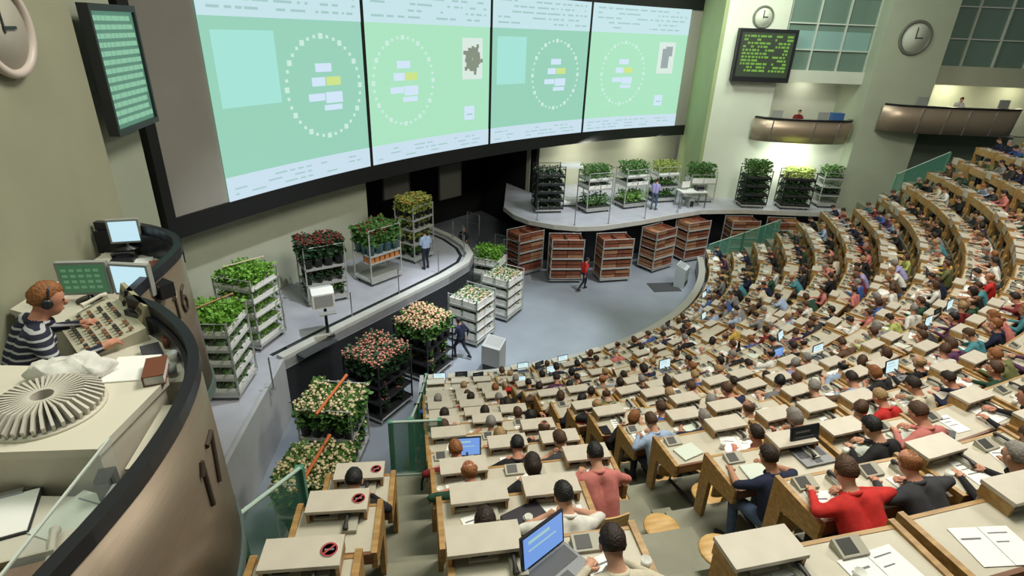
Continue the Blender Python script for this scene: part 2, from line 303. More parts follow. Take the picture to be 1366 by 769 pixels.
for i, (a0, a1, dc, pic, base, lab) in enumerate(SCR):
    t = thing('projection_screen', lab, 'screen', (*sp((a0 + a1) / 2, .03), Z0), 0, 'projection screens'); o = t.location.copy()
    def P(u, z, r): x, y = sp(a0 + (a1 - a0) * u, r); return (x - o.x, y - o.y, z - o.z)
    def patch(mb, u0, u1, z0, z1, r, n=1, mi=0):
        for k in range(n):
            ua, ub = u0 + (u1 - u0) * k / n, u0 + (u1 - u0) * (k + 1) / n
            vs = [P(ua, z0, r), P(ub, z0, r), P(ub, z1, r), P(ua, z1, r), P(ua, z0, r - .012), P(ub, z0, r - .012), P(ub, z1, r - .012), P(ua, z1, r - .012)]
            mb.add(vs, [(0, 1, 2, 3), (7, 6, 5, 4), (0, 4, 5, 1), (3, 2, 6, 7), (0, 3, 7, 4), (1, 5, 6, 2)], mi)
        return mb
    W = (a0 - a1) * R_(1) * SR
    patch(MB(), 0, 1, Z0, Z1, .03, 12).build('screen_surface', base, t)
    patch(MB(), 0, 1, 11.05, Z1, .045, 12).build('header_band', HEAD, t)
    patch(MB(), 0, 1, Z0, 6.62, .045, 12).build('footer_band', FOOT, t)
    mb = MB()
    for r in range(5):
        z = 11.25 + r * .23; u = .05
        while u < .95:
            l = random.uniform(.012, .06) if u > .55 else random.uniform(.03, .14)
            if random.random() < .72: patch(mb, u, min(u + l, .96), z, z + .075, .055)
            u += l + random.uniform(.012, .035)
    for r in range(3):
        u = .04
        while u < .9:
            l = random.uniform(.02, .09)
            if random.random() < .6: patch(mb, u, u + l, 6.05 + r * .17, 6.10 + r * .17, .055)
            u += l + .02
    mb.build('screen_text', STXT, t)['kind'] = 'stuff'
    if i in (0, 2): patch(MB(), .05, .40 if i == 0 else .34, 8.6, 10.7, .045, 4).build('colour_panel', SCY, t)
    zc, rad = 8.95, 1.62; mb = MB()
    for k in range(36):
        th = 2 * PI * k / 36; u = dc + rad * math.sin(th) / W; z = zc + rad * math.cos(th); s_ = .085 if k % 3 == 0 else .05
        patch(mb, u - s_ / W, u + s_ / W, z - s_, z + s_, .055)
    mb.build('clock_ticks', TICK, t)['kind'] = 'stuff'
    mb = MB()
    for (u0, u1, z0, z1) in [(-.35, .35, 9.45, 9.72), (-.55, .02, 9.0, 9.28), (-.75, -.05, 8.52, 8.76), (0, .75, 8.42, 8.78), (-.1, .7, 8.18, 8.36)]: patch(mb, dc + u0 / W, dc + u1 / W, z0, z1, .055)
    mb.build('readout_boxes', SWHITE, t)
    patch(MB(), dc + .08 / W, dc + .72 / W, 9.0, 9.28, .055).build('readout_yellow', SYEL, t)
    if pic:
        u, z = pic
        patch(MB(), u - .62 / W, u + .62 / W, z - .85, z + .85, .045).build('photo_panel', SPIC, t)
        mb = MB()
        if i == 1:
            for k in range(11):
                th = 2 * PI * k / 11; rr = .42 + .16 * (k % 2)
                pu, pz = u + math.sin(th) * rr * .5 / W, z + math.cos(th) * rr * .6
                patch(mb, pu - .17 / W, pu + .17 / W, pz - .18, pz + .18, .058)
                pu, pz = u + math.sin(th) * rr * .95 / W, z + math.cos(th) * rr * 1.05
                patch(mb, pu - .075 / W, pu + .075 / W, pz - .08, pz + .08, .058)
        else: patch(mb, u - .34 / W, u + .2 / W, z - .55, z + .5, .058); patch(mb, u - .1 / W, u + .42 / W, z + .1, z + .62, .058)
        mb.build('photo_subject', SPL if i == 1 else SPG, t)
        patch(MB(), u - .50 / W, u + .12 / W, 7.15, 7.75, .055).build('info_box', SWHITE, t)
        patch(MB(), u - .36 / W, u + .0 / W, 7.36, 7.42, .062).build('info_text', STXT, t)
struct('trim_4', arcwall(MB(), 147.6, 147.42, Z0, Z1, .05, .1, 1), BLACK, 'thin black divider between first and second screens')
struct('trim_5', arcwall(MB(), 137.7, 137.52, Z0, Z1, .05, .1, 1), BLACK, 'thin black divider between second and third screens')
struct('trim_6', arcwall(MB(), 128.3, 128.12, Z0, Z1, .05, .1, 1), BLACK, 'thin black divider between third and fourth screens')

# left wall beside the booths, with board and clock
WL = lambda y: -3.3 - .2 * y
struct('wall_left', MB().wall([(WL(-3), -3), (WL(6.2), 6.2)], 0, 14, .45), WALL, 'tall olive-grey wall behind the auctioneers')
struct('wall_left_far', MB().wall([(WL(6.2) - .12, 6.2), (WL(7.35) - .12, 7.35), (-9.95, 14.8)], 0, 14, .3), mat('plaster_sage', (.30, .325, .25), .8, var=.04, scale=1), 'pale wall strip beside the screen wall')
WA = math.atan2(1, -.2)      # direction of that wall
def onwall(y, z, out): d = Vector((-.2, 1, 0)).normalized(); n = Vector((d.y, -d.x, 0)); return Vector((WL(y), y, z)) + n * out
t = thing('price_board', 'tall green price board on the olive wall above booth 16', 'display', onwall(6.82, 9.76, .04), WA)
MB().box(-.57, .57, -.06, .0, 0, 1.33).box(-.57, .57, -.11, -.06, 0, .06).box(-.57, .57, -.11, -.06, 1.26, 1.33).box(-.57, -.53, -.11, -.06, .06, 1.26).box(.53, .57, -.11, -.06, .06, 1.26).build('frame', DARKM, t)
MB().box(-.53, .53, -.075, -.061, .06, 1.26).build('panel', emit('board_teal', lin(84, 132, 112), .9), t)
mb = MB()
for r in range(13):
    z = .11 + r * .088; x = -.49
    while x < .44:
        l = random.uniform(.06, .16); mb.box(x, min(x + l, .50), -.085, -.075, z, z + .05); x += l + .028
o = mb.build('figures', emit('board_figures', lin(132, 188, 156), .95), t); o['kind'] = 'stuff'
t = thing('wall_clock', 'large round clock high on the olive wall at far left', 'clock', onwall(4.98, 10.86, .02), WA); t.scale = (.80, .80, .80)
Mx = Matrix.Rotation(R_(90), 4, 'X')
MB().lathe([(.47, 0), (.49, .05), (.47, .09), (.41, .09), (.40, .05), (.40, 0)], 40, 0, Mx).build('rim', mat('clock_rim', (.55, .47, .42), .4), t)
MB().lathe([(.41, 0), (.41, .045)], 40, 0, Mx).build('face', mat('clock_face', (.42, .40, .34), .5), t)
MB().box(-.012, .012, -.06, -.05, -.05, .3).build('minute_hand', BLACKP, t); MB().box(-.02, .2, -.065, -.055, -.016, .016).build('hour_hand', BLACKP, t)

# far right walls, bays, windows
YW = 32.2
struct('wall_green', MB().wall([(10.5, YW), sp(116.0, -.5)][::1], 2.5, 14.5, .2), WALLG, 'narrow green wall between screens and far wall')
struct('wall_back', MB().box(10.5, 13.7, YW, YW + .3, 2.5, 14.5).box(13.7, 18.2, YW, YW + .3, 2.5, 6.35), WALLW, 'white far wall behind the stage trolleys')
struct('wall_pillar', MB().box(18.2, 21.5, YW - .9, YW + 2.5, 0, 14.5), mat('plaster_pillar', (.44, .49, .37), .8, var=.04, scale=1), 'wide pale green pillar between the two balconies')
struct('wall_recess', MB().box(13.4, 18.3, YW + 2.0, YW + 2.2, 6, 9.4).box(21.4, 34, YW + 2.2, YW + 2.4, 6, 9.6), WALLW, 'white back walls of the balcony recesses')
struct('floor_balcony', MB().box(13.4, 18.2, YW + .0, YW + 2.2, 6.2, 6.35).box(21.55, 26.6, YW - .9, YW + 2.3, 6.7, 6.84), CURB, 'balcony floors in the far bays')
struct('wall_back_right', MB().box(21.5, 34, YW - .1, YW + .2, 0, 6.65), WALLD, 'dark green wall under the right balcony')
struct('trim_7', MB().box(13.7, 18.2, YW - .1, YW + .25, 9.0, 9.6), WALLW, 'white beam over the left balcony'); struct('trim_8', MB().box(21.5, 34, YW - .1, YW + .25, 9.15, 10.1), WALLP, 'pale beam over the right balcony')
struct('ceiling_recess', MB().box(13.4, 18.2, YW + .25, YW + 2.1, 9.3, 9.45).box(21.5, 34, YW + .25, YW + 2.3, 9.5, 9.7), WALLW, 'recess ceilings')
def window(n, x0, x1, z0, z1, nx, zs):
    o = struct('window_%d' % n, MB().box(x0, x1, YW + .12, YW + .2, z0, z1), WINDG, 'dark green window band above balcony')
    if n == 1: struct('blind', MB().box(x0 + .1, x1 - .1, YW + .085, YW + .118, 10.55, 11.5), mat('blind_teal', (.24, .40, .38), .6), parent=o)
    for k in range(nx + 1):
        x = x0 + (x1 - x0) * k / nx; struct('mullion', MB().box(x - .035, x + .035, YW, YW + .12, z0, z1), MULL, parent=o)
    for z in zs: struct('transom', MB().box(x0, x1, YW + .02, YW + .12, z - .03, z + .03), MULL, parent=o)
window(1, 13.7, 18.2, 9.6, 14.4, 3, [10.6, 11.85, 13.1]); window(2, 21.5, 31.5, 10.1, 14.4, 6, [11.4, 12.9])
def lampbox(x, y, z, p, c=(1, .96, .8)):
    l = bpy.data.lights.new('recess_lamp', 'AREA'); l.energy = p; l.color = c; l.size = .5; l.shape = 'RECTANGLE'; l.size_y = .2
    o = bpy.data.objects.new('recess_lamp', l); col.objects.link(o); o.location = (x, y, z)
lampbox(16, YW + 1.2, 9.2, 22); lampbox(24.3, YW + 1.2, 9.4, 60, (1, .93, .62)); lampbox(28, YW + 1.2, 9.4, 40, (1, .93, .62))

def curved_booth(name, label, x0, x1, zb, zt, bulge, seams, yb=0):
    t = thing(name, label, 'balcony', ((x0 + x1) / 2, YW + yb, 0)); h = (x1 - x0) / 2; n = 18
    pts = lambda e, u: (u * h, -(.25 + bulge * math.sqrt(max(0, 1 - u * u)) ** .9) - e)
    top = [pts(.10, -1 + 2 * k / n) for k in range(n + 1)]; bot = [pts(-.08, -1 + 2 * k / n) for k in range(n + 1)]
    m = MB(); vs = [(x, y, zt) for x, y in top] + [(x, y, zb) for x, y in bot]; vs += [(x * .97, y + .06, zt) for x, y in top] + [(x * .97, y + .06, zb) for x, y in bot]; q = n + 1
    fs = []
    for k in range(n): fs += [(k, q + k, q + k + 1, k + 1), (2 * q + k, 2 * q + k + 1, 3 * q + k + 1, 3 * q + k), (q + k, 3 * q + k, 3 * q + k + 1, q + k + 1), (k, k + 1, 2 * q + k + 1, 2 * q + k)]
    m.add(vs, fs, 0, None, True).build('metal_front', brushed('brushed_bronze_light', (.46, .36, .27)), t)
    MB().prism([(x * .97, y + .06) for x, y in bot] + [(h * .97, -.02), (-h * .97, -.02)], zb, zb + .08).build('underside', CURB, t)
    MB().wall([(x, y - .03) for x, y in top], zt, zt + .08, .26).build('rim', RIM, t)
    MB().prism([(x * .96, y + .22) for x, y in top] + [(h * .94, -.03), (-h * .94, -.03)], zt - .1, zt - .03).build('counter', CREAM, t)
    for u in seams:
        x, y = pts(.11, u); x2, y2 = pts(-.07, u)
        MB().tube([(x, y, zt), (x2, y2, zb)], .03, 6).build('seam', STEEL, t)
    return t
curved_booth('auction_booth', 'curved bronze balcony on the white wall above two plant trolleys', 12.8, 18.15, 5.95, 7.15, .9, (-.7, .1, .62))
curved_booth('auction_booth', 'curved bronze balcony right of the wide pillar', 19.0, 26.2, 6.85, 8.15, .9, (-.55, -.2, .1, .5), -.93)

# black board and clocks on far wall
t = thing('price_board', 'black framed board with green figures on the far wall', 'display', (12.6, YW - .35, 8.95))
MB().box(-1.45, 1.45, -.1, .33, 0, 2.55).build('case', BLACK, t); MB().box(-1.5, 1.5, -.16, -.1, 2.4, 2.55).box(-1.5, 1.5, -.16, -.1, 0, .25).box(-1.5, -1.36, -.16, -.1, .25, 2.4).box(1.36, 1.5, -.16, -.1, .25, 2.4).build('frame', BLACKP, t)
MB().box(-1.36, 1.36, -.12, -.101, .25, 2.4).build('panel', emit('board_dark_green', lin(34, 52, 30), 1), t)
mb = MB()
for r in range(11):
    x = -1.2; z = .5 + r * .165
    while x < 1.2:
        l = random.choice((.09, .14, .2, .3)); 
        if random.random() < .72 and not (.15 < x < .3): mb.box(x, x + l, -.135, -.12, z, z + .10)
        x += l + .06
mb.build('figures', emit('board_green_figures', lin(112, 164, 58), 1), t)['kind'] = 'stuff'
def wclock(name, label, x, y, z, r, face):
    t = thing(name, label, 'clock', (x, y, z)); MB().lathe([(r, 0), (r * 1.04, .05), (r, .1), (r * .86, .1), (r * .84, .03), (r * .84, 0)], 32, 0, Mx).build('rim', mat('clock_rim_dark', (.16, .17, .14), .4), t)
    MB().lathe([(r * .86, 0), (r * .86, .05)], 32, 0, Mx).build('face', face, t)
    MB().box(-.02, .02, -.075, -.055, -.05, r * .6).build('minute_hand', BLACKP, t); MB().box(-.02, r * .45, -.08, -.06, -.02, .02).build('hour_hand', BLACKP, t)
wclock('wall_clock', 'small round clock above the black board on the far wall', 12.3, YW, 12.05, .52, WALLW)
wclock('wall_clock', 'large round pale clock high on the wide pillar', 19.75, YW - .9, 11.35, .80, WALLW)

# ------------------------------------------------------------------ tribune
NROW = 14
RR = [15.0 + .98 * k for k in range(NROW)]                 # seat circles of the right-hand block
RM = [15.45 + .98 * k for k in range(13)]                  # seat circles of the middle and left blocks
TR = [tier(r) for r in RR]; TMID = [tier(r) for r in RM]
A_FAR = -6.0
def leftm(R): return -85.0 if R > 24.6 else (-83.3 if R > 22.7 else -82.95)
for k in range(NROW):
    m = MB().sector(RR[k] - .64, RR[k] + .345 if k < NROW - 1 else RR[k] + .6, -75.75 if k < 13 else -78.2, A_FAR + .8, 0 if k < 2 else TR[k] - 2.2, TR[k], 48, 0, (CX, CY))
    o = struct('seating_tier', m, TIER, 'grey-olive step of the right-hand tribune, %s row up from the floor' % ordn(k + 1))
    if k: MB().sector(RR[k] - .94, RR[k] - .64, -75.7, -75.15, TR[k - 1] - .1, (TR[k] + TR[k - 1]) / 2, 2, 0, (CX, CY)).build('step', TIER, o)
for k in range(13):
    m = MB().sector(RM[k] - .64, RM[k] + .345, leftm(RM[k]), -75.7 if k < 12 else -78.2, 0 if k < 2 else TMID[k] - 2.2, TMID[k], 10, 0, (CX, CY))
    o = struct('seating_tier', m, TIER, 'grey-olive step between the aisles, %s row up from the floor' % ordn(k + 1))
    if k:
        for (b0, b1) in ([(-82.6, -81.2)] if RM[k] > 22.6 else []) + [(-78.0 if k > 9 else -77.0, -75.75)]:
            MB().sector(RM[k] - .94, RM[k] - .64, b0, b1, TMID[k - 1] - .1, (TMID[k] + TMID[k - 1]) / 2, 4, 0, (CX, CY)).build('step', TIER, o)
struct('wall_tribune_left', MB().wall([tuple(pol(24.0, -85.1).xy), tuple(pol(29, -85.1).xy)], 0, 5.0, -.15).wall([tuple(pol(14.2, -83.0).xy), tuple(pol(22.0, -83.0).xy)], 0, 1.0, -.12), PWALL, 'grey side wall of the tribune beside the trolley lane')
struct('wall_front', MB().sector(13.95, 14.12, -79, -9, 0, .80, 60, 0, (CX, CY)), mat('parapet_grey', (.30, .31, .29), .5, var=.08, scale=2), 'low curved grey parapet between trading floor and front row')
struct('trim_9', MB().sector(13.90, 14.2, -79, -9, .80, .85, 60, 0, (CX, CY)), mat('coping_grey', (.33, .33, .29), .6), 'grey coping on the curved parapet')

# glass balustrades
def glass_panel(p, q, z0, z1, label, gm=None):
    p = Vector(p); q = Vector(q); d = q - p; n = thing('glass_balustrade', label, 'balustrade', (p.x, p.y, 0), math.atan2(d.y, d.x), 'green glass balustrades'); L = d.length
    MB().add([(0, -.012, z0 + .06), (L, -.012, z1 + .06), (L, .012, z1 + .06), (0, .012, z0 + .06), (0, -.012, z0 + 1.02), (L, -.012, z1 + 1.02), (L, .012, z1 + 1.02), (0, .012, z0 + 1.02)],
             [(0, 3, 2, 1), (4, 5, 6, 7), (0, 1, 5, 4), (1, 2, 6, 5), (2, 3, 7, 6), (3, 0, 4, 7)]).build('pane', gm or GLASSG, n)
    MB().tube([(0, 0, z0 + 1.04), (L, 0, z1 + 1.04)], .022, 8).build('rail', mat('rail_pale_green', (.42, .55, .48), .4), n)
    MB().tube([(0, 0, z0), (L, 0, z1)], .02, 8).build('foot_rail', mat('rail_pale_green', (.42, .55, .48), .4), n)
    for x, z in ((0, z0), (L, z1)): MB().box(x - .035, x + .035, -.045, .045, z - .05, z + 1.06).build('post', GLASSE, n)
z = tier(22.75) + .02
glass_panel(pol(22.3, -83.2).xy, pol(22.3, -81.3).xy, z, z, 'green glass panel closing the foot of the left aisle')
for i in range(4):
    r0, r1 = 21.9 - 1.65 * i, 21.9 - 1.65 * (i + 1)
    glass_panel(pol(r0, -82.5).xy, pol(r1, -82.5).xy, tier(r0) + .25, tier(r1) + .25, 'green glass panel edge-on beside the middle desks, %s from the left aisle' % ordn(i + 1))
for i in range(2):
    r0, r1 = 24.35 + 1.5 * i, 24.35 + 1.5 * (i + 1)
    glass_panel(pol(r0, -84.95).xy, pol(r1, -84.95).xy, tier(r0) + .1, tier(r1) + .1, 'green glass panel left of the left desks, %s from the lane end' % ordn(i + 1), glass('green_glass_clear', (.12, .34, .25), .14))
for i in range(2):
    glass_panel(pol(14.6 + 1.6 * i, -5.7).xy, pol(16.2 + 1.6 * i, -5.7).xy, tier(14.8 + 1.6 * i), tier(16.4 + 1.6 * i), 'green glass panel at the far end of the tribune, %s from floor' % ordn(i + 1))
glass_panel(pol(22.6, -5.4).xy, pol(24.6, -5.4).xy, tier(22.6), tier(24.6), 'green glass panel at the far end below the pillar')

# ---- trading desks, seats hang on them
DM = {}; SEATY = -.12
def desk_meshes(w):
    if w in DM: return DM[w]
    h = w / 2; n = int(round(w / .66)); d = {}
    d['desktop'] = MB().box(-h + .03, h - .03, .14, .60, .69, .73).mesh('desktop', DTOP)
    d['edge'] = MB().box(-h + .03, h - .03, .11, .14, .62, .73).mesh('edge_strip', WOODD)
    d['side'] = MB().xprism([(.11, .57), (.50, .50), (.50, 0), (.63, 0), (.66, .755), (.11, .745)], -.024, .024).mesh('side_panel', WOOD)
    d['front'] = MB().box(-h + .03, h - .03, .60, .63, .40, .735).mesh('front_panel', WOOD)
    d['console'] = MB().box(-.245, -.22, .46, .68, .73, .835).box(.22, .245, .46, .68, .73, .835).box(-.22, .22, .65, .68, .60, .83, 1).box(-.22, .22, .635, .648, .73, .82, 2).mesh('console_box', [WOOD, DLID, mat('compartment_dark', (.06, .05, .04), .7)])
    d['lid'] = MB().xprism([(.45, .83), (.69, .83), (.69, .86), (.45, .86)], -.25, .25).mesh('lid', DLID)
    d['pad'] = MB().xprism([(.46, .73), (.58, .73), (.58, .79), (.46, .755)], -.10, .10).xprism([(.475, .76), (.57, .787), (.57, .789), (.475, .763)], -.08, .03, 1).mesh('keypad', [mat('keypad_grey', (.40, .385, .31), .5), mat('key_dark', (.05, .05, .045), .5)])
    d['phone'] = MB().box(-.055, .055, .38, .58, .73, .77).tube([(-.03, .38, .79), (-.03, .43, .805), (-.03, .53, .805), (-.03, .58, .79)], [.026, .015, .015, .026], 6, 1).mesh('telephone', [mat('phone_cream', (.42, .40, .32), .45), mat('phone_dark', (.03, .03, .03), .45)])
    d['seat'] = MB().lathe([(.165, .435), (.185, .445), (.19, .46), (.18, .472), (.10, .466)], 18).mesh('seat', WOODL)
    d['post'] = MB().tube([(0, 0, .02), (0, 0, .44)], .028, 8).tube([(0, 0, .16), (0, .30, .13), (0, .62, .13)], .022, 6).lathe([(.13, 0), (.13, .02)], 12).mesh('seat_post', DARKM)
    bk = MB(); pts = []
    for j in range(9):
        u = -1 + j / 4; pts.append((u * .17, -.18 - .035 * (1 - u * u)))
    for j in range(8):
        (x0, y0), (x1, y1) = pts[j], pts[j + 1]; c0 = .02 * abs(pts[j][0] / .17) ** 3; c1 = .02 * abs(pts[j + 1][0] / .17) ** 3
        bk.add([(x0, y0, .64 + c0), (x1, y1, .64 + c1), (x1, y1, .83 - c1), (x0, y0, .83 - c0), (x0, y0 - .018, .64 + c0), (x1, y1 - .018, .64 + c1), (x1, y1 - .018, .83 - c1), (x0, y0 - .018, .83 - c0)],
               [(0, 3, 2, 1), (4, 5, 6, 7), (0, 1, 5, 4), (3, 7, 6, 2), (0, 4, 7, 3), (1, 2, 6, 5)], 0)
    bk.tube([(0, -.13, .44), (0, -.20, .48), (0, -.225, .66)], .016, 6); d['backrest'] = bk.mesh('backrest', WOODL)
    d['xs'] = [(-h + (i + .5) * w / n) for i in range(n)]; DM[w] = d; return d
def desk_far(w):           # the wooden carcass of a desk too far away to tell its panels apart
    key = ('far', w)
    if key in DM: return DM[key]
    h = w / 2; pf = [(.11, .57), (.50, .50), (.50, 0), (.63, 0), (.66, .755), (.11, .745)]
    d = {'frame': MB().xprism(pf, -h, -h + .048).xprism(pf, h - .048, h).box(-h + .048, h - .048, .11, .14, .62, .73, 1).box(-h + .048, h - .048, .60, .63, .46, .735).mesh('frame', [WOOD, WOODD])}
    DM[key] = d; return d
def make_desk(label, R, a, z, w, grp, near, lids=.72):
    p = pol(R + random.uniform(-.03, .03), a, z); t = thing('trading_desk', label, 'desk', p, R_(a + 90 + random.uniform(-1.2, 1.2)), grp); d = desk_meshes(w); h = w / 2; t['_lid'] = 0
    ob('desktop', d['desktop'], t)
    if near:
        ob('edge_strip', d['edge'], t); ob('front_panel', d['front'], t)
        ob('side_panel', d['side'], t, (-h + .024, 0, 0)); ob('side_panel', d['side'], t, (h - .024, 0, 0))
    else: ob('frame', desk_far(w)['frame'], t)
    for i, x in enumerate(d['xs']):
        if (random.random() < lids if not isinstance(lids, tuple) else i in lids):
            xx = x if w < 1 else x + random.uniform(-.03, .03); xx = x - .09 if lids == (0,) and w > 1 else xx; c = ob('console_box', d['console'], t, (xx, 0, 0)); ob('lid', d['lid'], c); t['_lid'] = i + 1
            if near: ob('telephone', d['phone'], t, (x + .12, -.06, 0)); ob('keypad', d['pad'], t, (x - .1, 0.02, 0))
        else:
            if random.random() < .8: ob('keypad', d['pad'], t, (x + random.uniform(-.16, -.05), random.uniform(-.02, .0), 0))
            if random.random() < .8: ob('telephone', d['phone'], t, (x + random.uniform(.10, .22), random.uniform(-.06, 0), 0), 0)
        s = ob('seat', d['seat'], t, (x, SEATY, 0), random.uniform(-.25, .25))
        if near: ob('seat_post', d['post'], s, (0, 0, 0), 0)
        ob('backrest', d['backrest'], s, (0, 0, 0))
    return t
SEATS = []     # (block, row, seat no., R, a, z, near)
rowword = lambda k: ordn(k + 1)
for k in range(NROW):
    R, z = RR[k], TR[k]; dw = 1.36
    a = -75.05 if k < 13 else -77.9
    step = math.degrees((dw + .07) / (R - .45)); n = int((A_FAR - 1 - a) / step)
    for j in range(n):
        ac = a + step * (j + .5); pp = pol(R, ac, z)
        isnear = k >= 5 and (pp - Vector((0, 0, 11))).length < 15
        if k == 13 and 5 < j and ac < -20: continue           # outside the photograph
        make_desk('cream-topped wooden trading desk, %s row up, %s from the aisle, right-hand block' % (rowword(k), ordn(j + 1)), R, ac, z, dw, 'desks of the right-hand block', isnear, {(13, 0): (0,), (13, 1): (1,), (12, 0): (), (12, 1): (0,), (11, 0): (1,), (10, 0): (1,)}.get((k, j), .5 if isnear else .32))
        for i in range(2): SEATS.append(('right', k, 2 * j + i + 1, R, ac + math.degrees((-.34 + .68 * i) / R), z, isnear))
for k in range(13):
    R, z = RM[k], TMID[k]
    am = -81.25 - (27.2 - R) * .13
    w2 = 1.36 if k > 10 else 2.04
    make_desk('cream-topped wooden trading desk, %s row up, between the two aisles' % rowword(k), R, am + math.degrees(w2 / R) / 2, z, w2, 'desks between the aisles', k >= 4, {12: (0,), 11: (0, 1), 10: (0, 2)}.get(k, .85))
    q = int(round(w2 / .68))
    for i in range(q): SEATS.append(('middle', k, i + 1, R, am + math.degrees((i + .5) * .68 / R), z, k >= 4))
    if k >= 10:
        ac = -83.25
        t = make_desk('single cream desk, %s row up, in the left block by the lane' % rowword(k), R, ac, z, .72, 'desks of the left block', True, 1)
        SEATS.append(('left', k, 1, R, ac, z, True))
        so = ob('no_smoking_sign', MB().lathe([(.058, 0), (.058, .004)], 24).mesh('sign', PAPER), t, (.17, .57, .861), 0, 0); so['label'] = 'round no-smoking sign'
        ob('sign_ring', MB().lathe([(.056, .004), (.056, .006), (.044, .006), (.044, .004)], 24).box(-.048, .048, -.006, .006, .004, .0065, 0, Matrix.Rotation(R_(45), 4, 'Z')).mesh('sign_ring', mat('sign_red', (.40, .06, .06), .6)), so)
        ob('sign_cigarette', MB().box(-.03, .03, -.007, .007, .004, .0055).mesh('sign_cigarette', INK), so)

# ------------------------------------------------------------------ people
def capsule(mb, p, q, r0, r1, sx=1):
    p = Vector(p); q = Vector(q)
    mb.ell(p, (r0, r0, r0), 10, 8); mb.ell(q, (r1, r1, r1), 10, 8)
    if (q - p).length > 1e-4: mb.tube([p, q], [r0, r1], 10)
SKINT, SHIRT, TROU, SHOEI, EYEI = 0, 1, 2, 3, 4
def person_mesh(name, lean=20, side=0, headp=20, heady=0, arms=None, legs=None, hipz=.52, sleeve='long', vox=.02, build=1.0, twist=0):
    """seated/standing body facing +Y. arms = [(elbow, wrist), ...] left(-x), right(+x); legs = [(knee, ankle), ...]"""
    pr = []
    Rl = Matrix.Rotation(R_(twist), 3, 'Z') @ Matrix.Rotation(R_(side), 3, 'Y') @ Matrix.Rotation(R_(-lean), 3, 'X')
    hip = Vector((0, 0, hipz)); T = lambda x, y, z: hip + Rl @ Vector((x, y, z)); b = build
    for s in (-1, 1):
        pr.append((hip + Vector((s * .085, 0, -.01)), hip + Vector((s * .085, .03, .02)), .115 * b, .11 * b, TROU))
        pr.append((T(s * .075, 0, .06), T(s * .085, -.01, .22), .112 * b, .108 * b, SHIRT)); pr.append((T(s * .085, -.01, .22), T(s * .095, 0, .38), .108 * b, .10 * b, SHIRT))
        pr.append((T(s * .06, -.005, .43), T(s * .17, -.005, .425), .082, .068 * b, SHIRT))
    nb = T(0, .0, .47); Rh = Rl @ Matrix.Rotation(R_(-headp + lean * .0), 3, 'X'); Rh = Matrix.Rotation(R_(twist + heady), 3, 'Z') @ Matrix.Rotation(R_(-(lean * .45 + headp)), 3, 'X')
    hb = T(0, .02, .545); hc = hb + Rh @ Vector((0, .025, .105))
    pr.append((nb, hb + Rh @ Vector((0, .0, .03)), .062, .054, SKINT))
    mb = MB()
    for (p, q, r0, r1, tg) in pr: capsule(mb, p, q, r0, r1)
    hd = Matrix.Translation(hc) @ Rh.to_4x4()
    mb.ell((0, -.008, .018), (.077, .096, .098), 14, 10, 0, hd); mb.ell((0, .022, -.045), (.058, .068, .072), 12, 8, 0, hd); pr.append((hc, hc, .10, .10, SKINT)); pr.append((hd @ Vector((0, .03, -.06)), hd @ Vector((0, .03, -.06)), .07, .07, SKINT))
    hands = []
    for s, (el, wr) in zip((-1, 1), arms):
        sh = T(s * .185, -.005, .415); el = Vector(el); wr = Vector(wr)
        L = [(sh, el, .062 * b, .047, SHIRT), (el, wr, .046, .031, SHIRT if sleeve == 'long' else SKINT)]
        d = (wr - el).normalized(); pm = wr + d * .055; L.append((wr, pm, .030, .034, SKINT)); hands.append((s, wr, d, pm))
        for c in L: pr.append(c); capsule(mb, *c[:4])
    for s, (kn, an) in zip((-1, 1), legs):
        hp = hip + Vector((s * .095, .02, -.01)); kn = Vector(kn); an = Vector(an)
        fd = Vector(((an - hp).x, max(.1, (kn - hp).y), 0)).normalized() if hipz < .7 else Vector((s * .15, 1, 0)).normalized()
        L = [(hp, kn, .098 * b, .064, TROU), (kn, an, .062, .043, TROU), (an + Vector((0, 0, -.02)) - fd * .03, an + fd * .15 + Vector((0, 0, -.045)), .045, .036, SHOEI)]
        for c in L: pr.append(c); capsule(mb, *c[:4])
    raw = mb.mesh(name + '_raw', []); to = bpy.data.objects.new('tmp', raw); col.objects.link(to)
    md = to.modifiers.new('r', 'REMESH'); md.mode = 'VOXEL'; md.voxel_size = vox
    ms = to.modifiers.new('s', 'SMOOTH'); ms.factor = .5; ms.iterations = 4
    dg = bpy.context.evaluated_depsgraph_get(); me = bpy.data.meshes.new_from_object(to.evaluated_get(dg))
    V = np.empty(len(me.vertices) * 3); me.vertices.foreach_get('co', V); V = V.reshape(-1, 3)
    faces = [tuple(p.vertices) for p in me.polygons]
    cen = np.array([V[list(f)].mean(0) for f in faces])
    best = np.full(len(faces), 9.); tgs = np.zeros(len(faces), int)
    for (p, q, r0, r1, tg) in pr:
        p = np.array(p); q = np.array(q); d = q - p; L = max(d @ d, 1e-9); u = np.clip((cen - p) @ d / L, 0, 1)
        dist = np.linalg.norm(cen - (p + u[:, None] * d), axis=1) - (r0 + (r1 - r0) * u); k = dist < best; best[k] = dist[k]; tgs[k] = tg
    loc_ = (cen - np.array(hip)) @ np.array(Rl); tgs[(tgs == SKINT) & (loc_[:, 2] < .492) & (loc_[:, 2] > .30) & (np.abs(loc_[:, 0]) < .13) & (np.abs(loc_[:, 1]) < .13)] = SHIRT
    bpy.data.objects.remove(to); bpy.data.meshes.remove(raw); bpy.data.meshes.remove(me)
    out = MB(); out.v = [tuple(x) for x in V]; out.f = faces; out.mi = [int(x) for x in tgs]; out.sm = [True] * len(faces)
    # collar
    out.tube([T(.069 * math.cos(q), .012 + .068 * math.sin(q), .496 + .004 * math.sin(q)) for q in [2 * PI * i / 14 for i in range(15)]], .02, 6, SHIRT)
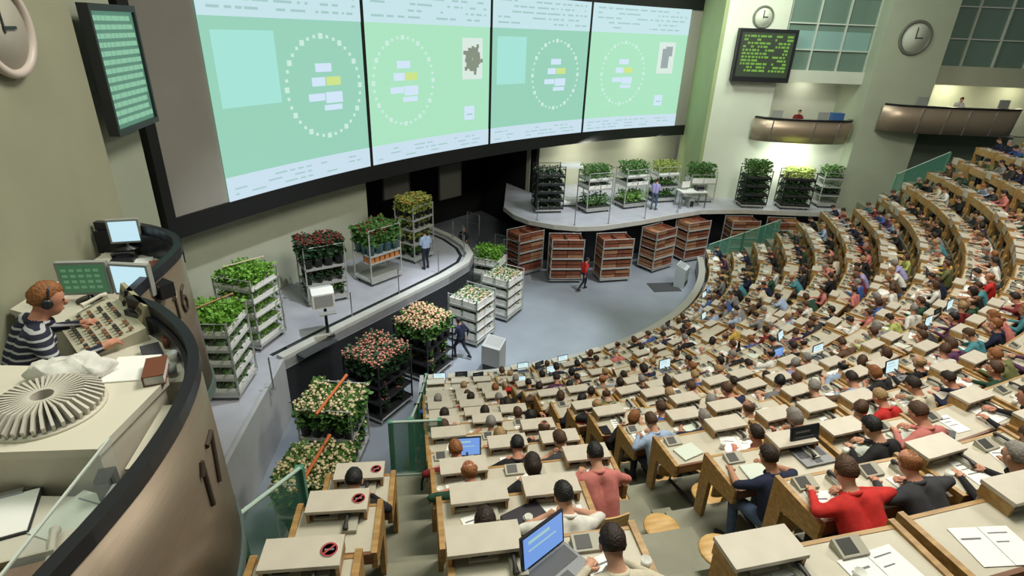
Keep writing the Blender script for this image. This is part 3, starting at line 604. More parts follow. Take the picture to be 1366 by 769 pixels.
    # face details
    out.ell((0, .088, -.012), (.013, .02, .024), 8, 6, SKINT, hd)
    for s in (-1, 1):
        out.ell((s * .078, -.004, -.008), (.011, .02, .031), 8, 6, SKINT, hd); out.ell((s * .03, .078, .016), (.011, .008, .007), 8, 6, EYEI, hd)
    out.ell((0, .086, -.058), (.024, .006, .006), 8, 4, SKINT, hd)
    # fingers, curled onto what lies below
    for s, wr, d, pm in hands:
        upv = Vector((0, 0, 1)); sd = d.cross(upv).normalized() if abs(d.z) < .9 else Vector((1, 0, 0)); nn = sd.cross(d).normalized()
        for i, (o_, l) in enumerate(((-.027, .060), (-.009, .072), (.009, .068), (.026, .054))):
            st = pm + sd * o_ * .95; e1 = st + d * l * .55 + sd * o_ * .12 + nn * .004; e2 = e1 + d * l * .35 - nn * .022; e3 = e2 + d * .008 - nn * .02
            out.tube([st - d * .01, e1, e2, e3], [.0105, .0095, .0085, .006], 6, SKINT)
        q = wr + d * .015; td = -s * sd if True else sd
        out.tube([q + td * .022, q + td * .05 + d * .03 - nn * .004, q + td * .055 + d * .06 - nn * .01], [.013, .011, .007], 6, SKINT)
    return out.mesh(name, [SKIN[0], SHIRTS[0][1], TROUS[0], SHOE, EYEM]), hd
def hair_mesh(name, hd, style):
    r2 = random.Random(name)
    def fn(p):
        x, y, z = p.x / .087, (p.y + .012) / .107, (p.z - .022) / .112
        f = 1.0
        if style == 'short': face = y > .30 - .55 * max(0, z) * 0 and z < .42 + .1 * abs(x) or z < -.62 or (z < -.15 and y > -.15)
        elif style == 'long': face = y > .42 and z < .5
        else: face = z > .25 or y > .05 or z < -.65            # ring round a bald crown
        f = .80 if face else 1.0 + .05 * r2.uniform(-1, 1)
        if style == 'long' and not face and z < -.1: return (p.x * 1.12, p.y * 1.02 - .01, p.z * 1.45)
        return (p.x * f, (p.y + .012) * f - .012, (p.z - .022) * f + .022)
    return MB().ell((0, -.012, .022), (.087, .107, .112), 20, 14, 0, hd, fn).mesh(name, HAIRS[0][1])
SIT = [((-.13, .44, .50), (-.13, .42, .10)), ((.13, .44, .50), (.13, .40, .10))]
SITW = [((-.20, .42, .50), (-.22, .30, .10)), ((.18, .43, .50), (.15, .50, .10))]
TPL = {}
def tpl(name, **k):
    m, hd = person_mesh(name, **k); TPL[name] = (m, {s: hair_mesh(name + s, hd, s) for s in ('short', 'long', 'ring')})
DZ = .768
tpl('write', lean=30, headp=28, arms=[((-.33, .22, .80), (-.12, .44, DZ)), ((.33, .24, .80), (.14, .46, DZ))], legs=SIT)
tpl('upright', lean=10, headp=12, arms=[((-.28, .12, .76), (-.16, .36, DZ)), ((.28, .14, .76), (.16, .38, DZ))], legs=SITW)
tpl('bent', lean=40, side=6, headp=18, heady=12, arms=[((-.36, .30, .82), (-.10, .46, DZ)), ((.34, .34, .82), (.10, .50, DZ))], legs=SIT, sleeve='short')
tpl('bentlong', lean=40, side=-4, headp=14, heady=-14, arms=[((-.38, .26, .84), (-.20, .50, DZ)), ((.36, .30, .84), (.10, .46, DZ))], legs=SIT, build=1.08)
tpl('turned', lean=16, headp=8, heady=-32, twist=-16, arms=[((-.30, .06, .76), (-.10, .34, DZ)), ((.22, .22, .78), (.06, .42, DZ))], legs=SITW, sleeve='short')
tpl('phone', lean=14, headp=10, heady=14, side=-5, arms=[((-.29, .16, .78), (-.15, .38, DZ)), ((.30, .20, .90), (.17, .16, 1.16))], legs=SIT)
def place_person(tp, label, loc, rz, shirt, trou, hair, style, skin, sc=1.0, group=None, shirtmat=None, name='person'):
    m, hs = TPL[tp]; o = ob(name, m, None, loc, rz, 0, sc); tag(o, label, 'person', group)
    for i, mm in ((0, SKIN[skin]), (1, shirtmat or SH[shirt]), (2, TROUS[trou])): o.material_slots[i].link = 'OBJECT'; o.material_slots[i].material = mm
    if style:
        h = ob('hair', hs[style], o); h.material_slots[0].link = 'OBJECT'; h.material_slots[0].material = HAIRS[hair][1]
    return o
# people one can single out: (block,row,seat) -> template, shirt, trousers, hair, style, skin, label
HERO = {
 ('middle', 12, 2): ('write', 'cream', 3, 0, 'short', 0, 'dark-haired person in a cream shirt at the nearest desk between aisles'),
 ('middle', 12, 1): None,
 ('middle', 11, 1): ('upright', 'white', 2, 0, 'short', 0, 'dark-haired person in a white shirt beside the left aisle'),
 ('middle', 11, 2): ('bent', 'white', 1, 5, 'short', 0, 'black-haired person in white, second desk away between the aisles'),
 ('middle', 10, 1): ('bent', 'dark green', 2, 2, 'ring', 2, 'balding person in dark green jacket beside the left aisle'),
 ('middle', 10, 2): ('write', 'black', 1, 0, 'long', 0, 'person in black with long dark hair between the aisles'),
 ('middle', 10, 3): ('write', 'pink', 1, 5, 'short', 0, 'black-haired person in pink, third desk away between the aisles'),
 ('right', 12, 1): ('bentlong', 'red', 1, 1, 'short', 0, 'person in a bright red jumper bent over a white list'),
 ('right', 12, 2): ('bentlong', 'charcoal', 1, 2, 'ring', 2, 'balding person in charcoal beside the red-jumper person'),
 ('right', 12, 3): ('upright', 'black', 1, 3, 'short', 0, 'grey-haired person in black right of the balding charcoal person'),
 ('right', 11, 1): ('reach', 'navy', 2, 0, 'short', 1, 'person in navy top and jeans at the aisle edge'),
 ('right', 11, 2): None,
 ('right', 11, 4): ('write', 'pink', 2, 1, 'short', 2, 'person in a pink shirt right of the navy-and-jeans person'),
 ('right', 11, 7): ('upright', 'navy', 2, 1, 'short', 2, 'brown-haired person in navy, twelfth row up, seventh seat'),
 ('right', 10, 5): ('write', 'red', 1, 4, 'short', 2, 'fair-haired person in a red top, eleventh row up'),
 ('right', 10, 1): None, ('right', 13, 1): None, ('right', 13, 2): None, ('right', 13, 3): None, ('right', 13, 4): None,
 ('left', 10, 1): ('write', 'black', 1, 5, 'short', 0, 'black-haired person alone at a left-block desk'), ('left', 11, 1): None, ('left', 12, 1): None,
}
tpl('reach', lean=24, headp=16, heady=10, arms=[((-.34, .26, .84), (-.22, .52, DZ)), ((.34, .28, .84), (.20, .54, DZ))], legs=[((-.20, .40, .50), (-.26, .26, .10)), ((.13, .44, .50), (.13, .44, .10))], sleeve='short')
SEATED = [n for n in TPL]
WTS = [18, 15, 9, 6, 4, 8, 8, 5, 4, 8, 5, 6, 3, 4, 3, 1.5, 2, 2, 1.5]
prs = []
for (blk, k, n, R, a, z, near) in SEATS:
    key = (blk, k, n)
    if blk == 'middle' and k == 0 or key in (('right', 0, 2), ('right', 0, 4), ('right', 4, 6), ('right', 7, 9)): continue
    if key in HERO:
        if HERO[key]: prs.append((0, key, R, a, z, HERO[key]))
        continue
    dist = (pol(R, a, z) - cam.location).length
    occ = .88 if dist < 16 else (.82 if dist < 24 else .70)
    if blk == 'right' and k < 3 and n > 18: occ = .45
    if blk == 'middle' and k < 6: occ = .6
    if random.random() < occ: prs.append((dist, key, R, a, z, None))
prs.sort(key=lambda q: q[0])
def pick():
    sh = random.choices(SHIRTS, WTS)[0][0]; tr = random.randrange(5); hr = random.choices(range(6), [4, 4, 1.2, 2, 1.6, 2])[0]
    return sh, tr, hr, random.choices(['short', 'long', 'ring'], [7, 1.6, 1.2])[0], random.randrange(3)
OCC = {}
for (dist, key, R, a, z, h) in prs[:300]:
    blk, k, n = key
    p = pol(R - SEATY + random.uniform(-.04, .03), a, z); rz = R_(a + 90) + R_(random.uniform(-14, 14)) * (h is None)
    if h: tp, sh, tr, hr, st, sk, lab = h
    else:
        tp = random.choices(SEATED, [3, 3, 1.6, 1.4, 1.6, .8, 1.5])[0]; sh, tr, hr, st, sk = pick()
        side = {'right': 'seat %s from the aisle, right block' % ordn(n), 'middle': 'seat %s between the aisles' % ordn(n), 'left': 'left block'}[blk]
        lab = '%s-haired person in %s top, row %s up, %s' % (HAIRS[hr][0].replace(' ', '-'), sh, ordn(k + 1), side)
    place_person(tp, lab, p, rz, sh, tr, hr, st, sk, random.uniform(.96, 1.04), 'buyers seated on the tribune'); OCC[key] = sh
# the farthest buyers, past three hundred: one joined crowd of simpler bodies
if len(prs) > 300:
    low = {}
    for nm, kw in (('a', dict(lean=28, headp=24, arms=[((-.33, .22, .80), (-.12, .44, DZ)), ((.33, .24, .80), (.14, .46, DZ))], legs=SIT)), ('b', dict(lean=10, headp=12, arms=[((-.28, .12, .76), (-.16, .36, DZ)), ((.28, .14, .76), (.16, .38, DZ))], legs=SITW))):
        m, hd = person_mesh('crowd_' + nm, vox=.036, **kw); hm = hair_mesh('crowd_hair_' + nm, hd, 'short')
        g = []
        for me in (m, hm):
            V = np.empty(len(me.vertices) * 3); me.vertices.foreach_get('co', V); g.append((V.reshape(-1, 3), [tuple(q.vertices) for q in me.polygons], [q.material_index for q in me.polygons]))
        low[nm] = g
    mats = SKIN[:1] + [q[1] for q in SHIRTS] + TROUS + [SHOE, EYEM] + [q[1] for q in HAIRS]; ns = 1 + len(SHIRTS); nt_ = ns + len(TROUS); mb = MB()
    for (dist, key, R, a, z, h) in prs[300:]:
        g = low[random.choice('ab')]; sh, tr, hr, st, sk = pick(); p = pol(R - SEATY, a, z); Mt = Matrix.Translation(p) @ Matrix.Rotation(R_(a + 90 + random.uniform(-14, 14)), 4, 'Z'); A = np.array(Mt)
        si = [q[0] for q in SHIRTS].index(sh); mp = {0: 0, 1: 1 + si, 2: ns + tr, 3: nt_, 4: nt_ + 1}
        for i, (V, F, I) in enumerate(g):
            b0 = len(mb.v); mb.v += [tuple(q) for q in (V @ A[:3, :3].T + A[:3, 3])]; mb.f += [tuple(j + b0 for j in f) for f in F]
            mb.mi += [mp[j] if i == 0 else nt_ + 2 + hr for j in I]; mb.sm += [True] * len(F)
    o = mb.build('crowd', mats); tag(o, 'buyers in the farthest seats at the end of the tribune', 'people'); o['kind'] = 'stuff'

# ---- lists, laptops and odds and ends on the desks
PM = [MB().box(-.105, .105, -.148, .148, 0, .004).box(-.08, .08, .08, .095, .004, .0048, 1).box(-.08, .03, .03, .04, .004, .0048, 1).box(-.08, .06, -.03, -.02, .004, .0048, 1).mesh('price_list', [PAPER, INK]),
      MB().box(-.215, -.002, -.148, .148, 0, .004).box(.002, .215, -.148, .148, .0, .006).box(-.19, -.05, .05, .065, .004, .0048, 1).box(.03, .17, .09, .1, .006, .0068, 1).box(.03, .12, .02, .03, .006, .0068, 1).mesh('open_list', [PAPER, INK]),
      MB().box(-.15, .15, -.105, .105, 0, .02).mesh('paper_stack', PAPERG)]
PN = [('price_list', 'white price list'), ('open_list', 'open white price list'), ('paper_stack', 'greenish stack of papers')]
LPS = MB().box(-.17, .17, -.12, .12, 0, .022).mesh('base', mat('laptop_grey', (.20, .21, .22), .4)); LPK = MB().box(-.15, .15, -.02, .09, .022, .025).box(-.04, .04, -.1, -.04, .022, .0235).mesh('keyboard', mat('laptop_keys', (.055, .058, .065), .5))
LPL = MB().box(-.17, .17, -.008, .008, 0, .235).mesh('lid', BLACKP)
SCRN = {'blue': emit('laptop_blue', lin(110, 150, 215), 1.1), 'white': emit('laptop_white', lin(205, 232, 236), 1.1), 'dark': mat('laptop_off', (.03, .04, .045), .2)}
LPD = {c: MB().box(-.155, .155, -.0125, -.009, .018, .222).box(-.12, .05, -.0135, -.0126, .17, .19, 1).box(-.12, .1, -.0135, -.0126, .12, .13, 1).mesh('display', [m, STXT if c != 'dark' else INK]) for c, m in SCRN.items()}
def laptop(label, p, rz, c, open_=20, sc=1):
    t = thing('laptop', label, 'laptop', p, rz, 'laptops on the desks'); t.scale = (sc,) * 3
    b = ob('base', LPS, t); ob('keyboard', LPK, b, (0, 0, 0)); l = ob('lid', LPL, t, (0, .115, .02), 0, R_(-open_)); ob('display', LPD[c], l); return t
def desk_pt(R, a, u, v, z): # u sideways (towards far end), v towards the stage
    c = pol(R, a, 0); f = Vector((-math.cos(R_(a)), -math.sin(R_(a)), 0)); s = Vector((f.y, -f.x, 0)); q = c + f * v + s * u; return Vector((q.x, q.y, z))
laps = {('middle', 0, 1): ('white', 'laptop with white screen at the left end of the front row', 0, 1.1, 8), ('middle', 0, 2): ('dark', 'laptop with dark screen in the front row', 0, 1.1, 8), ('right', 0, 2): ('white', 'white-screen laptop in the front row nearest the middle block', 0, 1.1, 8), ('right', 0, 4): ('white', 'white-screen laptop in the front row, fourth seat of right block', 0, 1.1, 8), ('right', 4, 6): ('white', 'white-screen laptop in the fifth row, sixth seat', 0, 1.1, 8), ('right', 7, 9): ('white', 'white-screen laptop in the eighth row, ninth seat', 0, 1.1, 8), ('middle', 12, 1): ('blue', 'open laptop with bright blue screen on the nearest middle desk', 34, 1.15, 8), ('middle', 9, 1): ('blue', 'laptop with blue screen on the tenth-row middle desk', 0, 1.1, 12), ('right', 11, 2): ('dark', 'grey laptop with dark screen beside the navy-and-jeans person', 0, 1.1, 15)}
t = thing('laptop', 'closed black laptop with a pale ring logo between the white-shirted people', 'laptop', desk_pt(RM[11], -79.9, .06, .34, TMID[11] + .733), R_(-79.9 + 90 + 24))
MB().box(-.18, .18, -.13, .13, 0, .014).build('base', BLACKP, t); MB().box(-.18, .18, -.13, .13, .015, .028).build('lid', mat('laptop_black', (.03, .028, .035), .35), t); MB().lathe([(.03, .028), (.03, .0295), (.023, .0295), (.023, .028)], 20).build('logo_ring', mat('logo_pale', (.45, .45, .47), .4), t)
for (blk, k, n, R, a, z, near) in SEATS:
    key = (blk, k, n); where = {'right': 'row %s up, seat %s, right block' % (ordn(k + 1), ordn(n)), 'middle': 'row %s up, place %s between the aisles' % (ordn(k + 1), ordn(n)), 'left': 'row %s up, left block' % ordn(k + 1)}[blk]
    zt = z + .733
    if key in laps:
        c, lab, dr, sc, op = laps[key]; laptop(lab, desk_pt(R, a, .36 if k == 12 else .12, .36, zt), R_(a + 90 + dr), c, op, sc); continue
    if blk == 'left': 
        if k == 10: tag(ob('price_list', PM[0], None, desk_pt(R, a, 0, .4, zt), R_(a + 95)), 'white price list, ' + where, 'paper', 'lists on the desks')
        continue
    if k == 0 and random.random() < .22 or random.random() < .045:
        laptop('open laptop, ' + where, desk_pt(R, a, random.uniform(-.08, .08), .30, zt), R_(a + 90 + random.uniform(-15, 15)), random.choice(['white', 'white', 'dark', 'blue']), random.uniform(5, 20)); continue
    if random.random() < (.8 if near else .5) or key in HERO:
        i = random.choices((0, 1, 2), (5, 3, 1.2))[0]; 
        if key == ('right', 12, 1) or blk == 'right' and k == 13: i = 1
        tag(ob(PN[i][0], PM[i], None, desk_pt(R, a, random.uniform(-.08, .08), random.uniform(.28, .34), zt), R_(a + 90 + random.uniform(-18, 18))), PN[i][1] + ', ' + where, 'paper', 'lists on the desks')
    if near and random.random() < .3:
        tag(ob('paper_cup', MB().lathe([(.028, 0), (.036, .085), (.033, .085), (.026, .01)], 12).mesh('paper_cup', WHITE), None, desk_pt(R, a, random.choice((-.27, .27)), .30, zt), 0), 'white cup, ' + where, 'cup', 'cups on the desks')
    elif near and random.random() < .3:
        tag(ob('notebook', MB().box(-.075, .075, -.1, .1, .0, .016).box(-.073, .075, -.098, .098, .003, .013, 1).box(-.078, -.07, -.1, .1, 0, .016).mesh('notebook', [random.choice([SHIRTS[0][1], SHIRTS[7][1], SHIRTS[3][1], SHIRTS[9][1], BLACKP]), PAPER]), None, desk_pt(R, a, random.choice((-.24, .24)), .25, zt), R_(a + 90 + random.uniform(-30, 30))), 'small closed notebook, ' + where, 'notebook', 'notebooks on the desks')

# ------------------------------------------------------------------ flower trolleys
def leafmass(n, box, leaf, seed, droop=.5, per=2):
    r = np.random.default_rng(seed); (x0, x1, y0, y1, z0, z1) = box; vs = []; fs = []
    for i in range(n):
        c = np.array([r.uniform(x0, x1), r.uniform(y0, y1), z0 + (z1 - z0) * r.uniform(0, 1) ** .8])
        d = r.normal(size=3); d[2] = abs(d[2]) * .8; d /= np.linalg.norm(d); s = np.cross(d, r.normal(size=3)); s /= np.linalg.norm(s) + 1e-9
        L = leaf * r.uniform(.7, 1.3); W = L * .32; m = c + d * L * .5; e = c + d * L; e[2] -= L * .25 * droop; b = len(vs)
        vs += [tuple(c), tuple(m + s * W), tuple(e), tuple(m - s * W)]; fs.append((b, b + 1, b + 2, b + 3))
    mb = MB(); mb.add(vs, fs); return mb
def blooms(n, box, rad, seed, petals=5):
    r = np.random.default_rng(seed); (x0, x1, y0, y1, z0, z1) = box; mb = MB()
    for i in range(n):
        c = (r.uniform(x0, x1), r.uniform(y0, y1), r.uniform(z0, z1)); q = rad * r.uniform(.75, 1.25)
        mb.ell(c, (q, q, q * .75), 6, 4)
    return mb
BN = {}
def bunch_meshes(kind):
    if kind in BN: return BN[kind]
    bl, lf, bk = {'cream': ('cream', LEAF, BUCKET), 'pink': ('pink', LEAFD, BUCKET), 'peach': ('peach', LEAF, BUCKET), 'red': ('red', LEAFD, BUCKET), 'green': (None, LEAFD, BLUEB), 'yellow': ('yellow', LEAFY, BUCKET), 'redgreen': ('red', LEAF, BLUEB)}[kind]
    b = MB().lathe([(.10, 0), (.135, .30), (.142, .30), (.142, .32), (.128, .32), (.095, .02)], 12).mesh('bucket', bk); out = [('bucket', b)]
    sd = hash(kind) % 1 + sum(map(ord, kind))
    out.append(('foliage', leafmass(190, (-.15, .15, -.15, .15, .24, .80), .15, sd).mesh('foliage', lf)))
    if bl: out.append(('blossoms', blooms({'redgreen': 9, 'red': 18}.get(kind, 40), (-.17, .17, -.17, .17, .68, .86), .036, sd + 1).mesh('blossoms', BLOOM[bl])))
    BN[kind] = out; return out
BNAME = {'cream': 'cream flower bucket', 'pink': 'pink flower bucket', 'peach': 'peach flower bucket', 'red': 'red rose bucket', 'green': 'green cuttings bucket', 'yellow': 'yellow flower bucket', 'redgreen': 'leafy red-tipped flower bucket'}
def bunch(kind, p, where, sc=1.0, pos=''):
    t = thing('flower_bucket', BNAME[kind] + pos + ', ' + where, 'flowers', p, random.uniform(0, 6.28), 'flower buckets ' + where); s = sc * random.uniform(.93, 1.07); t.scale = (sc, sc, s)
    for n, m in bunch_meshes(kind): ob(n, m, t)
CM = {}
def cart(label, loc, rz, w=1.35, d=1.05, h=2.3, shelves=(.25, .9, 1.5), m=None, name='flower_trolley', top=True):
    m = m or GALV
    t = thing(name, label, 'trolley', loc, rz, 'flower trolleys')
    k = (w, d, h)
    if k not in CM:
        CM[k] = dict(base=MB().box(-w / 2, w / 2, -d / 2, d / 2, .17, .22).box(-w / 2, w / 2, -d / 2, -d / 2 + .04, .12, .17).box(-w / 2, w / 2, d / 2 - .04, d / 2, .12, .17).mesh('base', GALV),
            post=MB().box(-.02, .02, -.02, .02, .2, h).mesh('post', m), shelf=MB().box(-w / 2 + .02, w / 2 - .02, -d / 2 + .02, d / 2 - .02, -.03, 0).box(-w / 2, w / 2, -d / 2, -d / 2 + .03, -.05, .03).box(-w / 2, w / 2, d / 2 - .03, d / 2, -.05, .03).mesh('shelf', m),
            rail=MB().tube([(-w / 2, 0, 0), (w / 2, 0, 0)], .016, 6).mesh('rail', m), wheel=MB().lathe([(.05, -.018), (.06, -.01), (.06, .01), (.05, .018)], 12, 0, Matrix.Rotation(R_(90), 4, 'Y')).box(-.012, .012, -.03, .03, 0, .06).mesh('wheel', BLACKP))
    c = CM[k]; ob('base', c['base'], t)
    for sx in (-1, 1):
        for sy in (-1, 1): ob('post', c['post'], t, (sx * (w / 2 - .02), sy * (d / 2 - .02), 0)); ob('wheel', c['wheel'], t, (sx * (w / 2 - .12), sy * (d / 2 - .12), .06))
    for z in shelves: ob('shelf', c['shelf'], t, (0, 0, z))
    if top:
        for sy in (-1, 1): ob('rail', c['rail'], t, (0, sy * (d / 2 - .02), h - .02))
    t['_w'] = w; t['_d'] = d; return t
def cpt(t, x, y, z): return tuple(Matrix.Translation(t.location) @ Matrix.Rotation(t.rotation_euler.z, 4, 'Z') @ Vector((x, y, z)))
def fill_buckets(t, zs, kind, where, nx=4, ny=3, sc=1.0):
    w, d = t['_w'], t['_d']
    for z in zs:
        for i in range(nx):
            for j in range(ny): bunch(kind, cpt(t, -w / 2 + w * (i + .5) / nx + random.uniform(-.02, .02), -d / 2 + d * (j + .5) / ny + random.uniform(-.02, .02), z), where, sc, ', %s from left, %s row%s' % (ordn(i + 1), ordn(j + 1), (' lower' if z == zs[0] else ' upper') if len(zs) > 1 else ''))
TM = {}; SEENT = set()
def tray(t, z, kind, where, n=2, h=.14, leafh=.3, dens=260, trayname='plant_tray', edge=TRAYD):
    w, d = t['_w'] - .1, t['_d'] - .06; SEENT.add((where, z))
    for i in range(n):
        ww = w / n - .02; k = (kind, ww, d, h, leafh, edge.name)
        if k not in TM:
            o = [('tray', MB().box(-ww / 2, ww / 2, -d / 2, d / 2, 0, .02).box(-ww / 2, ww / 2, -d / 2, -d / 2 + .02, 0, h).box(-ww / 2, ww / 2, d / 2 - .02, d / 2, 0, h).box(-ww / 2, -ww / 2 + .02, -d / 2, d / 2, 0, h).box(ww / 2 - .02, ww / 2, -d / 2, d / 2, 0, h).mesh('tray', edge))]
            lm = {'bright': LEAFB, 'green': LEAF, 'dark': LEAFD, 'yellow': LEAFY, 'whitepots': LEAFD, 'peachpots': LEAF}[kind]
            o.append(('foliage', leafmass(dens, (-ww / 2, ww / 2, -d / 2, d / 2, .06, .06 + leafh), .13, len(TM) + 3).mesh('foliage', lm)))
            if kind == 'whitepots': o.append(('pots', blooms(26, (-ww / 2, ww / 2, -d / 2, d / 2, .05, .1 + leafh * .7), .03, 9).mesh('pots', BLOOM['white'])))
            if kind == 'peachpots': o.append(('blossoms', blooms(60, (-ww / 2, ww / 2, -d / 2, d / 2, leafh * .6, leafh), .03, 9).mesh('blossoms', BLOOM['peach'])))
            TM[k] = o
        lv = 1 + sum(1 for q in SEENT if q[0] == where and q[1] < z)
        r = thing(trayname, '%s plant tray, %s, level %s, %s' % ({'bright': 'bright green', 'green': 'green', 'dark': 'dark green', 'yellow': 'yellow-green', 'whitepots': 'white-speckled dark', 'peachpots': 'peach-flowered'}[kind], 'left' if i == 0 else 'right', ordn(lv), where), 'plants', cpt(t, -w / 2 + w * (i + .5) / n, 0, z), t.rotation_euler.z, 'plant trays ' + where)
        for nme, m in TM[k]: ob(nme, m, r)
# walkway trolleys
ZP = 1.9
t = cart('trolley of bright green plants nearest the booths', (-7.62, 12.6, ZP), R_(4), 1.25, 1.3, 2.3, (.25, .68, 1.1, 1.52, 1.94))
for z in (.25, .68, 1.1, 1.52): tray(t, z, 'green', 'inside the trolley nearest the booths', 2, .12, .28, 240, edge=TRAYW)
tray(t, 1.94, 'bright', 'on top of the trolley nearest the booths', 2, .12, .38, 700, edge=TRAYW)
tag(MB().tube([(-.6, 0, 0), (.6, 0, 0)], .022, 8).lathe([(.03, -.04), (.03, .04)], 8, 0, Matrix.Translation((.6, 0, 0)) @ Matrix.Rotation(R_(90), 4, 'Y')).build('wooden_pole', mat('pole_wood', (.42, .22, .10), .6), None, (-7.75, 12.9, ZP + 2.42), R_(62)), 'brown pole across the plants nearest the booths', 'pole')
t = cart('second trolley of bright green plants from the booths', (-7.9, 15.15, ZP), R_(-14), 1.3, 1.25, 2.35, (.25, .7, 1.15, 1.6, 2.0))
for z in (.25, .7, 1.15, 1.6): tray(t, z, 'bright', 'inside the second trolley from the booths', 2, .12, .32, 300, edge=TRAYW)
tray(t, 2.0, 'bright', 'on top of the second trolley from the booths', 2, .12, .40, 700, edge=TRAYW)
tag(MB().tube([(-.6, 0, 0), (.6, 0, 0)], .022, 8).lathe([(.03, -.04), (.03, .04)], 8, 0, Matrix.Translation((.6, 0, 0)) @ Matrix.Rotation(R_(90), 4, 'Y')).build('wooden_pole', mat('pole_pale', (.60, .50, .34), .6), None, (-8.05, 15.4, ZP + 2.52), R_(50)), 'pale pole across the plants of the second trolley', 'pole')
t = cart('trolley of dark red roses behind the white lectern', (-6.75, 18.25, ZP), R_(35), 1.42, 1.05, 2.2, (.25, .80, 1.40))
fill_buckets(t, (1.40,), 'red', 'top of rose trolley', 4, 3, 1.15)
fill_buckets(t, (.80,), 'red', 'middle of rose trolley', 4, 3, .6); fill_buckets(t, (.25,), 'peach', 'bottom of rose trolley', 4, 3, .6)
t = cart('trolley of leafy red-tipped flowers over orange boxes', (-5.25, 20.2, ZP), R_(52), 1.5, 1.05, 2.25, (.25, 1.22))
fill_buckets(t, (1.22,), 'redgreen', 'over orange boxes', 4, 3, 1.25)
for i in range(6): tag(MB().box(-.1, .1, -.2, .2, 0, .02).box(-.1, .1, -.2, -.18, .0, .26).box(-.1, .1, .18, .2, .0, .26).box(-.1, -.08, -.2, .2, .0, .26).box(.08, .1, -.2, .2, .0, .26).build('flower_box', ORANGE, None, cpt(t, -.6 + .24 * i, -.24, .92), t.rotation_euler.z), 'orange box under the leafy flowers, %s from its left end' % ordn(i + 1), 'box', 'orange boxes on a trolley')
MB().box(-.73, .73, -.5, .0, .88, .92).build('box_shelf', GALV, t)
t = cart('tall trolley of yellow flowers at the tunnel mouth', (-4.2, 22.5, ZP), R_(60), 1.3, 1.0, 2.45, (.25, .85, 1.45, 1.9))
fill_buckets(t, (1.9,), 'yellow', 'top of tall trolley', 4, 3, 1.0); fill_buckets(t, (.85, 1.45), 'yellow', 'inside tall trolley', 4, 2, .68); fill_buckets(t, (.25,), 'peach', 'bottom of tall trolley', 4, 2, .68)
# lane trolleys
for lab, loc, rz, ex in (('nearest lane trolley of cream flowers beside the left desks', (-4.3, 9.75, 0), R_(2), 'nearest lane trolley'), ('second lane trolley of cream flowers, with orange pole', (-4.68, 12.3, 0), R_(-2), 'second lane trolley')):
    t = cart(lab, loc, rz, 1.45, 1.35, 2.0, (.25, 1.05))
    fill_buckets(t, (1.05,), 'cream', ex, 5, 4, 1.12); fill_buckets(t, (.25,), 'cream', ex + ' bottom', 5, 2, .85)
    tag(MB().tube([(0, -.95, 0), (0, .85, 0)], .04, 8).lathe([(.05, .0), (.05, .06)], 8, 0, Matrix.Translation((0, .85, 0)) @ Matrix.Rotation(R_(90), 4, 'X')).build('orange_pole', POLE, None, cpt(t, .05, 0, 2.08), rz - R_(6)), 'orange pole lying across ' + ('the second' if 'second' in lab else 'the nearest') + ' lane trolley of cream flowers', 'pole', 'orange poles')
t = cart('dark lane trolley of pink flowers', (-4.0, 14.55, 0), R_(-28), 1.4, 1.5, 2.1, (.25, .75, 1.3), DARKM)
fill_buckets(t, (1.3,), 'pink', 'top of pink-flower trolley', 4, 4, 1.1); fill_buckets(t, (.25, .75), 'pink', 'inside pink-flower trolley', 4, 2, .6)
t = cart('lane trolley of peach flowers', (-2.95, 16.75, 0), R_(-28), 1.4, 1.5, 2.1, (.25, .75, 1.3), DARKM)
fill_buckets(t, (1.3,), 'peach', 'top of peach-flower trolley', 4, 4, 1.1); fill_buckets(t, (.25, .75), 'peach', 'inside peach-flower trolley', 4, 2, .6)
t = cart('white-shelved trolley behind the peach flowers', (-1.5, 19.2, 0), R_(-28), 1.3, 1.35, 2.0, (.3, .72, 1.14, 1.58))
for i, z in enumerate((.3, .72, 1.14, 1.58)): tray(t, z, 'peachpots', 'first white-shelved trolley', 2, .26, .28, 120, edge=TRAYW)
t = cart('second white-shelved trolley out on the floor', (-.4, 21.3, 0), R_(-28), 1.3, 1.35, 2.0, (.3, .72, 1.14, 1.58))
for i, z in enumerate((.3, .72, 1.14, 1.58)): tray(t, z, 'peachpots', 'second white-shelved trolley', 2, .26, .28, 120, edge=TRAYW)
t = cart('trolley with bright green plants beyond the white-shelved trolleys', (-1.05, 23.6, 0), R_(-20), 1.3, 1.0, 1.7, (.3, .95, 1.4))
tray(t, 1.4, 'bright', 'on the green trolley beyond the white shelves', 2, .3, .7, 500, edge=TRAYW); tray(t, .95, 'dark', 'low on the green trolley beyond white shelves', 2, .2, .2, 100, edge=TRAYW)
